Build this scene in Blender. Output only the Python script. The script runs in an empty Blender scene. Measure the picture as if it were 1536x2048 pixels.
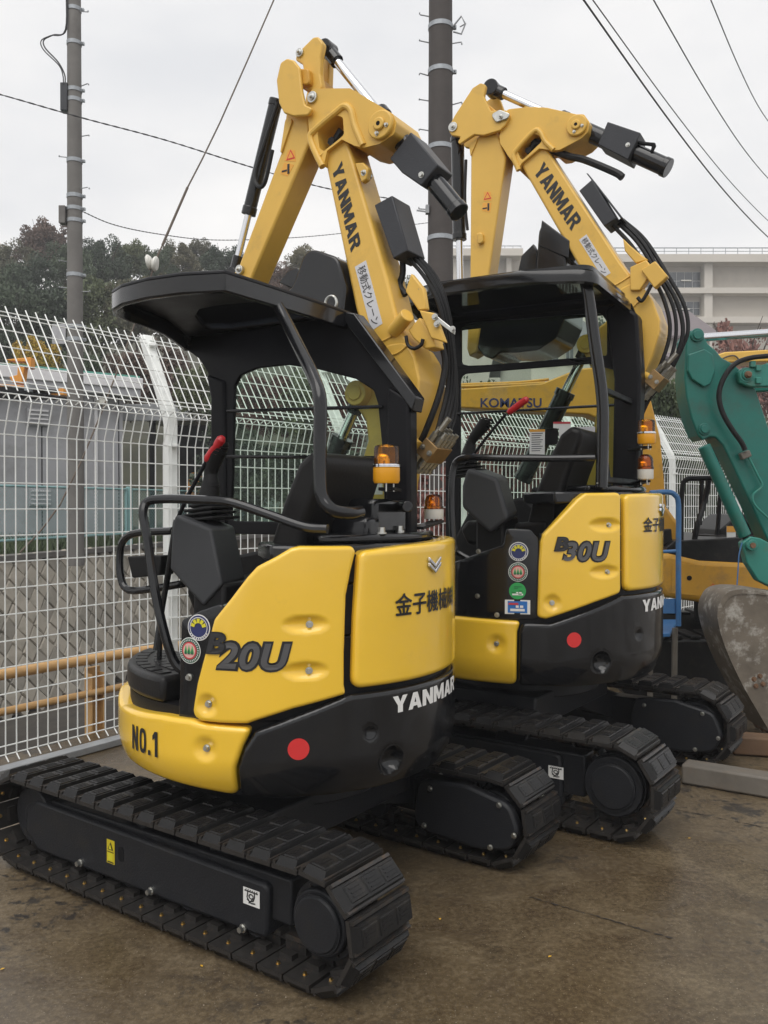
import bpy, bmesh, math, random
import numpy as np
from mathutils import Vector, Matrix
R = math.radians
S = bpy.context.scene
COL = S.collection
random.seed(7)

# ---------------------------------------------------------------- camera
cam = bpy.data.cameras.new('camera'); co = bpy.data.objects.new('camera', cam); COL.objects.link(co)
co.location = (0, 0, 1.5); co.rotation_euler = (R(90 - 0.5274), 0, 0)
cam.sensor_fit = 'VERTICAL'; cam.sensor_height = 24; cam.lens = 24 * 1738 / 2048
cam.clip_start = .05; cam.clip_end = 900
S.camera = co
S.render.resolution_x = 768; S.render.resolution_y = 1024
# ---------------------------------------------------------------- overcast sky and weak sun
SUN_EL, SUN_AZ = 58, 200            # degrees; azimuth clockwise from +Y (behind the camera, a little left)
w = bpy.data.worlds.new('World'); S.world = w; w.use_nodes = True
nt = w.node_tree; nt.nodes.clear()
def N(t, typ, **k):
    n = t.nodes.new(typ)
    for a, b in k.items(): setattr(n, a, b)
    return n
sky = N(nt, 'ShaderNodeTexSky', sky_type='NISHITA', sun_disc=False)
sky.sun_elevation = R(SUN_EL); sky.sun_rotation = R(SUN_AZ); sky.air_density = 1.0; sky.dust_density = 4.0
hs = N(nt, 'ShaderNodeHueSaturation'); hs.inputs['Saturation'].default_value = .10; hs.inputs['Value'].default_value = 1.0
tc = N(nt, 'ShaderNodeTexCoord'); mp = N(nt, 'ShaderNodeMapping'); mp.inputs['Scale'].default_value = (1.2, 1.2, 3.0)
cn = N(nt, 'ShaderNodeTexNoise'); cn.inputs['Scale'].default_value = 1.6; cn.inputs['Detail'].default_value = 5; cn.inputs['Roughness'].default_value = .5
cr = N(nt, 'ShaderNodeValToRGB')
cr.color_ramp.elements[0].position = .36; cr.color_ramp.elements[0].color = (7.7, 7.8, 8.05, 1)
cr.color_ramp.elements[1].position = .62; cr.color_ramp.elements[1].color = (9.9, 9.75, 9.6, 1)
mx = N(nt, 'ShaderNodeMix', data_type='RGBA'); mx.inputs[0].default_value = .92
bg = N(nt, 'ShaderNodeBackground'); bg.inputs['Strength'].default_value = .1
wo = N(nt, 'ShaderNodeOutputWorld')
L_ = nt.links.new
L_(tc.outputs['Generated'], mp.inputs[0]); L_(mp.outputs[0], cn.inputs['Vector']); L_(cn.outputs['Fac'], cr.inputs[0])
L_(sky.outputs[0], hs.inputs['Color']); L_(hs.outputs[0], mx.inputs[6]); L_(cr.outputs[0], mx.inputs[7])
L_(mx.outputs[2], bg.inputs['Color']); L_(bg.outputs[0], wo.inputs['Surface'])
sl = bpy.data.lights.new('sun', 'SUN'); so = bpy.data.objects.new('sun', sl); COL.objects.link(so)
sl.energy = 1.5; sl.angle = R(50); sl.color = (1, .97, .93)
so.rotation_euler = (R(90 - SUN_EL), 0, R(180 - SUN_AZ))
so.location = (0, -5, 12)
S.view_settings.view_transform = 'Standard'; S.view_settings.look = 'None'
S.view_settings.exposure = 0.18; S.view_settings.gamma = 1.0
S.cycles.max_bounces = 8; S.cycles.transparent_max_bounces = 24
S.cycles.caustics_reflective = False; S.cycles.caustics_refractive = False

# ---------------------------------------------------------------- materials
MATS = {}
def mat(name, col, rough=.5, metal=0., coat=0., var=0., vs=6., bump=0., bs=80., rv=0., spec=.5, dust=None, ds=3., dlo=.5, dhi=.7):
    m = bpy.data.materials.new(name); m.use_nodes = True; MATS[name] = m
    t = m.node_tree; p = t.nodes['Principled BSDF']; l = t.links.new
    p.inputs['Base Color'].default_value = (*col, 1); p.inputs['Roughness'].default_value = rough
    p.inputs['Metallic'].default_value = metal; p.inputs['Coat Weight'].default_value = coat
    p.inputs['Coat Roughness'].default_value = .08; p.inputs['Specular IOR Level'].default_value = spec
    if var or bump or rv or dust:
        tcn = N(t, 'ShaderNodeTexCoord')
    out = None
    if var or rv:
        n = N(t, 'ShaderNodeTexNoise'); n.inputs['Scale'].default_value = vs; n.inputs['Detail'].default_value = 6; n.inputs['Roughness'].default_value = .62
        l(tcn.outputs['Object'], n.inputs['Vector'])
        if var:
            r = N(t, 'ShaderNodeMapRange'); r.inputs[1].default_value = .25; r.inputs[2].default_value = .75
            r.inputs[3].default_value = 1 - var; r.inputs[4].default_value = 1 + var
            l(n.outputs['Fac'], r.inputs[0])
            mm = N(t, 'ShaderNodeVectorMath', operation='SCALE'); mm.inputs[0].default_value = col
            l(r.outputs[0], mm.inputs['Scale']); out = mm.outputs[0]
        if rv:
            r2 = N(t, 'ShaderNodeMapRange'); r2.inputs[1].default_value = .3; r2.inputs[2].default_value = .7
            r2.inputs[3].default_value = max(.03, rough - rv); r2.inputs[4].default_value = min(1, rough + rv)
            l(n.outputs['Fac'], r2.inputs[0]); l(r2.outputs[0], p.inputs['Roughness'])
    if dust:
        n = N(t, 'ShaderNodeTexNoise'); n.inputs['Scale'].default_value = ds; n.inputs['Detail'].default_value = 9; n.inputs['Roughness'].default_value = .7
        l(tcn.outputs['Object'], n.inputs['Vector'])
        r = N(t, 'ShaderNodeMapRange'); r.inputs[1].default_value = dlo; r.inputs[2].default_value = dhi
        l(n.outputs['Fac'], r.inputs[0])
        mxx = N(t, 'ShaderNodeMix', data_type='RGBA'); l(r.outputs[0], mxx.inputs[0])
        mxx.inputs[6].default_value = (*col, 1); mxx.inputs[7].default_value = (*dust, 1)
        if out: l(out, mxx.inputs[6])
        out = mxx.outputs[2]
    if out: l(out, p.inputs['Base Color'])
    if bump:
        n = N(t, 'ShaderNodeTexNoise'); n.inputs['Scale'].default_value = bs; n.inputs['Detail'].default_value = 4
        l(tcn.outputs['Object'], n.inputs['Vector'])
        b = N(t, 'ShaderNodeBump'); b.inputs['Strength'].default_value = bump; b.inputs['Distance'].default_value = .004
        l(n.outputs['Fac'], b.inputs['Height']); l(b.outputs[0], p.inputs['Normal'])
    return m
YEL = (.87, .545, .040)
mat('yellow_paint', YEL, .26, coat=.7, var=.05, vs=3, bump=.03, bs=260, dust=(.60, .38, .07), ds=5, dlo=.60, dhi=.95)
mat('boom_yellow', (.70, .425, .072), .42, coat=.1, var=.07, vs=4, bump=.08, bs=140, dust=(.42, .26, .07), ds=6, dlo=.56, dhi=.9)  # duller than the body paint; the boom's weaker light is put into the colour
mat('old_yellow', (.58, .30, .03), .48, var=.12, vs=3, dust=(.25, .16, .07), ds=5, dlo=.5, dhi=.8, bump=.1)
mat('black_gloss', (.0075, .008, .0095), .18, coat=.3, var=.2, vs=5, rv=.06, dust=(.014, .0135, .013), ds=4, dlo=.5, dhi=.8, spec=0.35)
mat('black_steel', (.008, .008, .0095), .38, var=.2, vs=8, rv=.1, bump=.1, bs=120, spec=0.14)
mat('black_plastic', (.009, .009, .0095), .52, var=.15, bump=.25, bs=300, spec=0.2)
mat('grey_plastic', (.046, .048, .052), .50, var=.08, bump=.3, bs=350, spec=0.3)
mat('frame_paint', (.016, .017, .020), .42, var=.12, vs=9, bump=.35, bs=160, dust=(.028, .025, .021), ds=5, dlo=.52, dhi=.85, spec=0.25)
mat('rubber', (.0115, .0113, .0117), .36, var=.25, vs=14, bump=.25, bs=90, dust=(.040, .034, .027), ds=14, dlo=.54, dhi=.80, spec=0.25)
mat('shoe_steel', (.045, .042, .040), .40, metal=.5, var=.3, vs=20, dust=(.12, .075, .045), ds=22, dlo=.55, dhi=.75)
mat('guard_grey', (.040, .042, .048), .42, var=.1, bump=.25, bs=120, spec=0.3)
mat('hose', (.012, .012, .013), .45, bump=.1, spec=0.25)
mat('chrome', (.72, .73, .75), .12, metal=1.0, rv=.05, vs=12)
mat('zinc', (.55, .55, .52), .34, metal=1.0, var=.15, vs=40)
mat('brass', (.60, .42, .16), .30, metal=1.0, var=.2, vs=60)
mat('manifold', (.30, .19, .08), .45, metal=.6, var=.25, vs=30)
mat('coupling_steel', (.36, .35, .31), .38, metal=.9, var=.3, vs=50)
mat('red_plastic', (.42, .012, .018), .38)
mat('red_sticker', (.62, .03, .03), .5)
mat('white_print', (.78, .78, .76), .5)
mat('black_print', (.012, .012, .013), .5)
mat('label_grey', (.60, .60, .62), .45)
mat('letter_grey', (.11, .11, .115), .3, metal=.4)
mat('letter_dark', (.035, .035, .038), .35, metal=.3)
mat('emblem_blue', (.022, .03, .12), .4); mat('emblem_green', (.012, .10, .05), .4); mat('emblem_pink', (.72, .42, .38), .45)
mat('emblem_red', (.55, .05, .07), .45); mat('emblem_lime', (.10, .42, .14), .45); mat('emblem_yellow', (.66, .60, .03), .45)
mat('green_sticker', (.03, .36, .09), .45); mat('blue_sticker', (.02, .16, .50), .45); mat('yellow_sticker', (.62, .50, .02), .45)
mat('orange_sticker', (.75, .36, .05), .5)
mat('navy_print', (.02, .025, .10), .45)
mat('amber_base', (.80, .36, .01), .35, coat=.3)
mat('beacon_white', (.62, .60, .55), .4)
mat('reflector', (.98, .85, .45), .25, metal=.85)
mat('teal_paint', (.008, .145, .118), .42, var=.14, vs=5, rv=.1, bump=.1, dust=(.035, .095, .075), ds=7, dlo=.5, dhi=.8)
mat('teal_light', (.024, .20, .16), .42, var=.12, vs=6, dust=(.10, .12, .08), ds=8, dlo=.55, dhi=.8)
mat('bucket_steel', (.17, .145, .115), .55, metal=.35, var=.3, vs=6, bump=.5, bs=25, dust=(.42, .40, .36), ds=9, dlo=.52, dhi=.66)
mat('rust_edge', (.16, .09, .05), .7, var=.3, vs=20, bump=.4)
mat('blue_paint', (.045, .155, .36), .42, var=.15, vs=12, dust=(.12, .12, .12), ds=10, dlo=.58, dhi=.8)
mat('fence_white', (.84, .86, .84), .35, var=.05, vs=3, dust=(.62, .64, .60), ds=4, dlo=.55, dhi=.85)
mat('galv', (.30, .31, .32), .55, metal=.2, var=.2, vs=8, bump=.3)
mat('rail_ochre', (.56, .33, .13), .5, var=.12, vs=3, dust=(.30, .2, .12), ds=6, dlo=.55, dhi=.85)
mat('cyan_paint', (.24, .42, .42), .5, var=.1)
mat('concrete_pole', (.15, .142, .132), .75, var=.16, vs=3, bump=.3, bs=40, dust=(.11, .10, .095), ds=2.5, dlo=.5, dhi=.8)
mat('dark_pole', (.055, .046, .042), .75, var=.2, vs=3, bump=.3, bs=40)
mat('band_steel', (.33, .35, .37), .5, metal=.5, var=.2, vs=20)
mat('cable', (.03, .03, .033), .6)
mat('guy_steel', (.10, .075, .055), .6, var=.3, vs=10)
mat('porcelain', (.66, .65, .60), .25)
mat('shed_wall', (.40, .40, .42), .6, var=.08, vs=1.5, dust=(.24, .235, .23), ds=1.2, dlo=.5, dhi=.8)
mat('shed_roof', (.72, .71, .72), .5, var=.06); mat('shed_dark', (.012, .012, .013), .7, spec=0.1)
mat('roof_green', (.10, .30, .24), .6)
mat('crane_orange', (.72, .29, .03), .45, var=.08, dust=(.45, .2, .05), ds=6, dlo=.55, dhi=.85)
mat('school_wall', (.50, .46, .40), .8, var=.06, vs=.25, dust=(.40, .37, .33), ds=.4, dlo=.5, dhi=.8)
mat('school_band', (.56, .52, .46), .8, var=.05, vs=.3)
mat('win_glass', (.045, .055, .065), .08, spec=.8); mat('win_frame', (.62, .62, .60), .5)
mat('house_wall', (.58, .55, .47), .8, var=.05); mat('house_roof', (.11, .105, .115), .7, var=.15, vs=3, bump=.3, bs=12)
mat('house_roof2', (.15, .125, .13), .7, var=.12, vs=3)
mat('tin_lamp', (.85, .83, .75), .5)
mat('beam_grey', (.145, .13, .11), .6, var=.2, vs=6, bump=.4, bs=30, dust=(.15, .12, .09), ds=7, dlo=.5, dhi=.75)
mat('timber', (.12, .070, .038), .75, var=.25, vs=6, bump=.4)
mat('bark', (.055, .042, .033), .9, var=.3, vs=6, bump=.6, bs=30)
mat('leaf_fallen', (.62, .36, .03), .6)
mat('grass', (.045, .065, .022), .8, var=.35, vs=4)
mat('soil', (.075, .06, .045), .95, var=.3, vs=3, bump=.6, bs=20)
mat('road', (.05, .05, .05), .85, var=.2, vs=2)
mat('cushion', (.009, .0085, .0085), .42, var=.15, bump=.15, bs=60, spec=0.22)
def leafmat(name, a, b, scale=.5):
    m = bpy.data.materials.new(name); m.use_nodes = True; MATS[name] = m
    t = m.node_tree; p = t.nodes['Principled BSDF']; l = t.links.new
    tcn = N(t, 'ShaderNodeTexCoord'); n = N(t, 'ShaderNodeTexNoise'); n.inputs['Scale'].default_value = scale; n.inputs['Detail'].default_value = 5
    oi = N(t, 'ShaderNodeObjectInfo'); ad = N(t, 'ShaderNodeMath', operation='ADD'); sb = N(t, 'ShaderNodeMath', operation='MULTIPLY_ADD')
    l(tcn.outputs['Object'], n.inputs['Vector'])
    sb.inputs[1].default_value = .5; sb.inputs[2].default_value = -.25; l(oi.outputs['Random'], sb.inputs[0])
    l(n.outputs['Fac'], ad.inputs[0]); l(sb.outputs[0], ad.inputs[1])
    r = N(t, 'ShaderNodeValToRGB'); r.color_ramp.elements[0].position = .28; r.color_ramp.elements[1].position = .72
    r.color_ramp.elements[0].color = (*a, 1); r.color_ramp.elements[1].color = (*b, 1)
    l(ad.outputs[0], r.inputs[0]); l(r.outputs[0], p.inputs['Base Color']); p.inputs['Roughness'].default_value = .65
    p.inputs['Subsurface Weight'].default_value = 0
    return m
leafmat('leaf_dark', (.038, .058, .034), (.074, .104, .052))
leafmat('leaf_mid', (.058, .080, .038), (.108, .126, .055))
leafmat('leaf_olive', (.095, .094, .055), (.155, .140, .078))
leafmat('leaf_red', (.100, .066, .050), (.165, .100, .074))
leafmat('leaf_maple', (.20, .085, .065), (.34, .16, .12))
leafmat('leaf_yellow', (.22, .13, .02), (.42, .27, .03))
leafmat('leaf_green', (.03, .05, .020), (.070, .095, .034))
leafmat('leaf_crimson', (.09, .025, .022), (.17, .055, .04))
def glassmat(name, tint, refl=.06):
    m = bpy.data.materials.new(name); m.use_nodes = True; MATS[name] = m
    t = m.node_tree; t.nodes.clear(); l = t.links.new
    tr = N(t, 'ShaderNodeBsdfTransparent'); tr.inputs[0].default_value = (*tint, 1)
    gl = N(t, 'ShaderNodeBsdfGlossy'); gl.inputs['Roughness'].default_value = .03; gl.inputs['Color'].default_value = (.9, .9, .9, 1)
    fr = N(t, 'ShaderNodeFresnel'); fr.inputs[0].default_value = 1.18
    ms = N(t, 'ShaderNodeMixShader'); o = N(t, 'ShaderNodeOutputMaterial')
    l(fr.outputs[0], ms.inputs[0]); l(tr.outputs[0], ms.inputs[1]); l(gl.outputs[0], ms.inputs[2]); l(ms.outputs[0], o.inputs[0])
    return m
glassmat('clear_pane', (.88, .95, .90)); glassmat('smoked_pane', (.60, .63, .68))
def ambermat(name, col):
    m = bpy.data.materials.new(name); m.use_nodes = True; MATS[name] = m
    t = m.node_tree; t.nodes.clear(); l = t.links.new
    tr = N(t, 'ShaderNodeBsdfTransparent'); tr.inputs[0].default_value = (*col, 1)
    df = N(t, 'ShaderNodeBsdfTranslucent'); df.inputs[0].default_value = (col[0], col[1] * .8, col[2] * .5, 1)
    gl = N(t, 'ShaderNodeBsdfGlossy'); gl.inputs['Roughness'].default_value = .05
    fr = N(t, 'ShaderNodeFresnel'); fr.inputs[0].default_value = 1.45
    m1 = N(t, 'ShaderNodeMixShader'); m1.inputs[0].default_value = .28; m2 = N(t, 'ShaderNodeMixShader'); o = N(t, 'ShaderNodeOutputMaterial')
    l(tr.outputs[0], m1.inputs[1]); l(df.outputs[0], m1.inputs[2]); l(fr.outputs[0], m2.inputs[0]); l(m1.outputs[0], m2.inputs[1]); l(gl.outputs[0], m2.inputs[2]); l(m2.outputs[0], o.inputs[0])
ambermat('amber_lens', (1.0, .66, .14)); ambermat('amber_lens_red', (1.0, .56, .14))

# ---------------------------------------------------------------- mesh helpers
def catmull(pts, n=6):
    P = [Vector(p) for p in pts]
    if len(P) < 3: return P
    out = []
    for i in range(len(P) - 1):
        p0 = P[i - 1] if i else P[0] * 2 - P[1]; p1, p2 = P[i], P[i + 1]; p3 = P[i + 2] if i + 2 < len(P) else P[-1] * 2 - P[-2]
        for k in range(n):
            t = k / n
            out.append(.5 * ((2 * p1) + (p2 - p0) * t + (2 * p0 - 5 * p1 + 4 * p2 - p3) * t * t + (3 * p1 - p0 - 3 * p2 + p3) * t ** 3))
    out.append(P[-1]); return out
def fillet(poly, rad, n=4):
    """round the corners of a 2D polygon"""
    out = []; m = len(poly)
    for i in range(m):
        a, b, c = Vector(poly[i - 1]), Vector(poly[i]), Vector(poly[(i + 1) % m])
        d1, d2 = a - b, c - b; l1, l2 = d1.length, d2.length
        if l1 < 1e-6 or l2 < 1e-6: continue
        d1 /= l1; d2 /= l2; cs = max(-1, min(1, d1.dot(d2))); ang = math.acos(cs)
        if ang > R(168): out.append(tuple(b)); continue
        t = min(rad / math.tan(ang / 2), l1 * .45, l2 * .45)
        p, q = b + d1 * t, b + d2 * t
        for k in range(n + 1):
            s = k / n
            out.append(tuple((1 - s) ** 2 * p + 2 * s * (1 - s) * b + s * s * q))
    return out
class MB:
    def __init__(s): s.v = []; s.f = []; s.m = []; s.mi = 0
    def add(s, vs, fs):
        o = len(s.v); s.v += [tuple(x) for x in vs]
        for f in fs: s.f.append([i + o for i in f]); s.m.append(s.mi)
        return s
    def mat(s, i): s.mi = i; return s
    def box(s, c, d, M=None):
        x, y, z = d[0] / 2, d[1] / 2, d[2] / 2; c = Vector(c)
        vs = [Vector((a * x, b * y, e * z)) for a in (-1, 1) for b in (-1, 1) for e in (-1, 1)]
        if M: vs = [M @ q for q in vs]
        return s.add([c + q for q in vs], [(0, 1, 3, 2), (4, 6, 7, 5), (0, 4, 5, 1), (2, 3, 7, 6), (0, 2, 6, 4), (1, 5, 7, 3)])
    def bar(s, p, q, a, b, up=(0, 0, 1)):
        """rectangular bar from p to q, a wide (sideways) and b high"""
        p, q = Vector(p), Vector(q); t = (q - p).normalized(); up = Vector(up)
        if abs(t.dot(up)) > .98: up = Vector((1, 0, 0))
        r = t.cross(up).normalized(); u2 = r.cross(t)
        vs = [w_ + r * (i * a / 2) + u2 * (j * b / 2) for w_ in (p, q) for i, j in ((-1, -1), (1, -1), (1, 1), (-1, 1))]
        return s.add(vs, [(0, 1, 2, 3), (4, 7, 6, 5)] + [(i, i + 4, (i + 1) % 4 + 4, (i + 1) % 4) for i in range(4)])
    def prism(s, poly, a, b, plane='uz'):
        def p3(q, h):
            if plane == 'uz': return (q[0], h, q[1])
            if plane == 'uv': return (q[0], q[1], h)
            return (h, q[0], q[1])
        n = len(poly)
        return s.add([p3(q, a) for q in poly] + [p3(q, b) for q in poly],
                     [list(range(n)), list(range(2 * n - 1, n - 1, -1))] + [(i, (i + 1) % n, n + (i + 1) % n, n + i) for i in range(n)])
    def cyl(s, p, q, r, r2=None, n=16, cap=True):
        p, q = Vector(p), Vector(q); r2 = r if r2 is None else r2; t = (q - p).normalized()
        u = t.orthogonal().normalized(); v = t.cross(u)
        vs = [c + (u * math.cos(k * math.tau / n) + v * math.sin(k * math.tau / n)) * rr for c, rr in ((p, r), (q, r2)) for k in range(n)]
        fs = [(k, (k + 1) % n, n + (k + 1) % n, n + k) for k in range(n)]
        if cap: fs += [list(range(n)), list(range(2 * n - 1, n - 1, -1))]
        return s.add(vs, fs)
    def tube(s, path, r, n=8, smooth=6, closed=False):
        P = catmull(path, smooth) if smooth else [Vector(p) for p in path]
        T = [(P[min(i + 1, len(P) - 1)] - P[max(i - 1, 0)]).normalized() for i in range(len(P))]
        u = T[0].orthogonal().normalized(); vs = []
        for i, p in enumerate(P):
            u = (u - T[i] * u.dot(T[i])).normalized(); v = T[i].cross(u)
            vs += [p + (u * math.cos(k * math.tau / n) + v * math.sin(k * math.tau / n)) * r for k in range(n)]
        fs = [(i * n + k, i * n + (k + 1) % n, (i + 1) * n + (k + 1) % n, (i + 1) * n + k) for i in range(len(P) - 1) for k in range(n)]
        fs += [list(range(n)), list(range(len(vs) - 1, len(vs) - n - 1, -1))]
        return s.add(vs, fs)
    def lathe(s, prof, c, n=24, M=None):
        vs = []; c = Vector(c)
        for r, z in prof:
            for k in range(n):
                q = Vector((r * math.cos(k * math.tau / n), r * math.sin(k * math.tau / n), z))
                vs.append(c + (M @ q if M else q))
        m = len(prof)
        fs = [(i * n + k, i * n + (k + 1) % n, (i + 1) * n + (k + 1) % n, (i + 1) * n + k) for i in range(m - 1) for k in range(n)]
        fs += [list(range(n)), list(range(m * n - 1, (m - 1) * n - 1, -1))]
        return s.add(vs, fs)
    def hexbolt(s, p, d, r, h):
        p, d = Vector(p), Vector(d).normalized()
        s.cyl(p, p + d * h * .25, r * 1.35, n=12); return s.cyl(p + d * h * .2, p + d * h, r, r * .92, n=6)
    def mesh(s, mats, smooth=35, norm=True):
        me = bpy.data.meshes.new('mesh'); me.from_pydata(s.v, [], s.f)
        for m in (mats if isinstance(mats, (list, tuple)) else [mats]): me.materials.append(MATS[m])
        if any(s.m): me.polygons.foreach_set('material_index', s.m)
        if norm:
            b = bmesh.new(); b.from_mesh(me); bmesh.ops.recalc_face_normals(b, faces=b.faces); b.to_mesh(me); b.free()
        if smooth:
            me.polygons.foreach_set('use_smooth', [True] * len(me.polygons)); me.set_sharp_from_angle(angle=R(smooth))
        me.update(); return me
    def build(s, name, mats, parent=None, bevel=0., smooth=35, seg=2, norm=True):
        return link(name, s.mesh(mats, smooth, norm), parent, bevel, seg)
def link(name, me, parent=None, bevel=0., seg=2):
    o = bpy.data.objects.new(name, me); COL.objects.link(o); me.name = name
    if parent: o.parent = parent
    if bevel:
        b = o.modifiers.new('bevel', 'BEVEL'); b.width = bevel; b.segments = seg; b.limit_method = 'ANGLE'; b.angle_limit = R(40); b.harden_normals = False
    return o
def tag(o, label=None, cat=None, group=None, kind=None):
    if label: o['label'] = label
    if cat: o['category'] = cat
    if group: o['group'] = group
    if kind: o['kind'] = kind
    return o
def thing(name, label, cat, loc=(0, 0, 0), rz=0., group=None):
    o = bpy.data.objects.new(name, None); COL.objects.link(o); o.location = loc; o.rotation_euler = (0, 0, rz); o.empty_display_size = .2
    return tag(o, label, cat, group)
def text2d(body, size=1., off=0., shear=0., space=1.):
    c = bpy.data.curves.new('lettering', 'FONT'); c.body = body; c.size = size; c.offset = off; c.shear = shear; c.space_character = space
    c.resolution_u = 4
    o = bpy.data.objects.new('lettering', c); COL.objects.link(o)
    me = bpy.data.meshes.new_from_object(o.evaluated_get(bpy.context.evaluated_depsgraph_get()))
    vs = [(v.co.x, v.co.y) for v in me.vertices]; fs = [tuple(p.vertices) for p in me.polygons]
    bpy.data.objects.remove(o); bpy.data.curves.remove(c); bpy.data.meshes.remove(me)
    x0 = min(a for a, b in vs); x1 = max(a for a, b in vs); y0 = min(b for a, b in vs); y1 = max(b for a, b in vs)
    return [((a - x0) / (x1 - x0), (b - y0) / (y1 - y0)) for a, b in vs], fs, (x1 - x0) / (y1 - y0)
def lettering(name, body, fn, mat_, parent, off=0., shear=0., space=1.):
    """fn maps the unit square of the lettering to 3D; faces are oriented by the mapping"""
    vs, fs, asp = text2d(body, 1., off, shear, space)
    mb = MB(); mb.add([fn(a, b) for a, b in vs], fs)
    return mb.build(name, mat_, parent, smooth=0, norm=False)
def quadfn(o, ex, ey):
    o, ex, ey = Vector(o), Vector(ex), Vector(ey)
    return lambda a, b: o + ex * a + ey * b


GLY = {'Y': (1., [[(0, 1), (.34, 1), (.5, .64), (.66, 1), (1, 1), (.67, .43), (.67, 0), (.33, 0), (.33, .43)]]),
 'A': (1.05, [[(0, 0), (.31, 0), (.38, .18), (.45, .40), (.525, .70), (.525, 1), (.35, 1)], [(1.05, 0), (.70, 1), (.525, 1), (.525, .70), (.60, .40), (.67, .18), (.74, 0)], [(.38, .18), (.67, .18), (.60, .40), (.45, .40)]]),
 'N': (1., [[(0, 0), (0, 1), (.33, 1), (.68, .44), (.68, 1), (1, 1), (1, 0), (.68, 0), (.32, .56), (.32, 0)]]),
 'M': (1.22, [[(0, 0), (0, 1), (.35, 1), (.61, .46), (.87, 1), (1.22, 1), (1.22, 0), (.91, 0), (.91, .52), (.71, .10), (.51, .10), (.31, .52), (.31, 0)]]),
 'R': (1., [[(0, 0), (0, 1), (.31, 1), (.31, 0)], [(.31, 1), (.70, 1), (.90, .93), (.98, .75), (.90, .55), (.74, .46), (1, 0), (.66, 0), (.45, .41), (.31, .41), (.31, .60), (.60, .60), (.67, .70), (.60, .79), (.31, .79)]])}
def _ring(w_):
    o = [(w_ / 2 + w_ / 2 * (abs(math.cos(t)) ** .7) * (1 if math.cos(t) > 0 else -1), .5 + .5 * (abs(math.sin(t)) ** .7) * (1 if math.sin(t) > 0 else -1)) for t in [k * math.tau / 20 for k in range(20)]]
    i = [(w_ / 2 + (x - w_ / 2) * .42, .5 + (y - .5) * .66) for x, y in o]
    return [[o[k], o[(k + 1) % 20], i[(k + 1) % 20], i[k]] for k in range(20)]
GLY.update({'n': (.74, [[(0, 0), (0, 1), (.22, 1), (.53, .42), (.53, 1), (.74, 1), (.74, 0), (.52, 0), (.21, .58), (.21, 0)]]), 'o': (.72, _ring(.72)), '.': (.24, [[(0, 0), (.24, 0), (.24, .2), (0, .2)]]), '1': (.46, [[(.22, 0), (.22, 1), (.46, 1), (.46, 0)], [(.22, 1), (.22, .74), (.0, .64), (.0, .82)]])})
def blockword(name, word, fn, mt, parent, gap=.07):
    """bold block capitals; fn maps the unit square"""
    tot = sum(GLY[c][0] for c in word) + gap * (len(word) - 1); mb = MB(); x = 0
    for c in word:
        w_, polys = GLY[c]
        for P in polys: mb.add([fn((x + a) / tot, b) for a, b in P], [list(range(len(P)))])
        x += w_ + gap
    return mb.build(name, mt, parent, smooth=0, norm=False)
# ---------------------------------------------------------------- curved body panels
def patch(name, deg, r, mats, parent, e=.014, thick=.04, dents=(), rf=None, step=.022, fil=.03, kind=None):
    """a pressed panel that follows a drum of radius r; deg = outline as (bearing in degrees, height)"""
    poly = fillet([(R(a) * r, z) for a, z in deg], fil, 5)
    P = np.array(poly)
    bm = bmesh.new(); bm.faces.new([bm.verts.new((a, b, 0)) for a, b in poly])
    for k in (.12, .2, .3, .4):
        bmesh.ops.inset_individual(bm, faces=[max(bm.faces, key=lambda f: f.calc_area())], thickness=e * k, use_even_offset=False)
    for ax in (0, 1):
        lo, hi = P[:, ax].min(), P[:, ax].max(); n = int((hi - lo) / step) + 1
        for k in range(1, n):
            c = [0, 0, 0]; c[ax] = lo + (hi - lo) * k / n; no = [0, 0, 0]; no[ax] = 1
            bmesh.ops.bisect_plane(bm, geom=bm.verts[:] + bm.edges[:] + bm.faces[:], plane_co=c, plane_no=no, dist=1e-5)
    Q = np.roll(P, -1, 0); D = Q - P; L2 = (D ** 2).sum(1) + 1e-12
    bound = [ed for ed in bm.edges if len(ed.link_faces) == 1]
    def mapv(x, z, drop):
        rr = r - drop + (rf(z) if rf else 0)
        for (a, zz, wa, wz, dp, *pw) in dents:
            q = ((x - R(a) * r) / wa) ** 2 + ((z - zz) / wz) ** 2
            if q < 1: rr -= dp * ((1 - q) ** .55 if pw else (1 - q) ** .85)
        return (rr * math.cos(x / r), rr * math.sin(x / r), z)
    info = {}
    for v in bm.verts:
        p = np.array((v.co.x, v.co.y)); t = np.clip(((p - P) * D).sum(1) / L2, 0, 1)
        d = math.sqrt((((P + D * t[:, None]) - p) ** 2).sum(1).min())
        info[v] = (v.co.x, v.co.y, e * (1 - math.sqrt(max(0, 1 - (1 - d / e) ** 2))) if d < e else 0.)
    ret = bmesh.ops.extrude_edge_only(bm, edges=bound)
    new = [g for g in ret['geom'] if isinstance(g, bmesh.types.BMVert)]
    src = {(round(v.co.x, 6), round(v.co.y, 6)): info[v] for v in info}
    for v in new:
        a, b, d = src[(round(v.co.x, 6), round(v.co.y, 6))]; info[v] = (a, b, d + thick)
    for v, (a, b, d) in info.items(): v.co = mapv(a, b, d)
    bmesh.ops.recalc_face_normals(bm, faces=bm.faces)
    me = bpy.data.meshes.new(name); bm.to_mesh(me); bm.free()
    # outward
    s = sum(f.normal.dot(Vector((f.center.x, f.center.y, 0)).normalized()) * f.area for f in me.polygons)
    if s < 0: me.flip_normals()
    me.materials.append(MATS[mats]); me.polygons.foreach_set('use_smooth', [True] * len(me.polygons)); me.set_sharp_from_angle(angle=R(50))
    return link(name, me, parent)
def drum(r, a, z): return (r * math.cos(R(a)), r * math.sin(R(a)), z)
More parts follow.
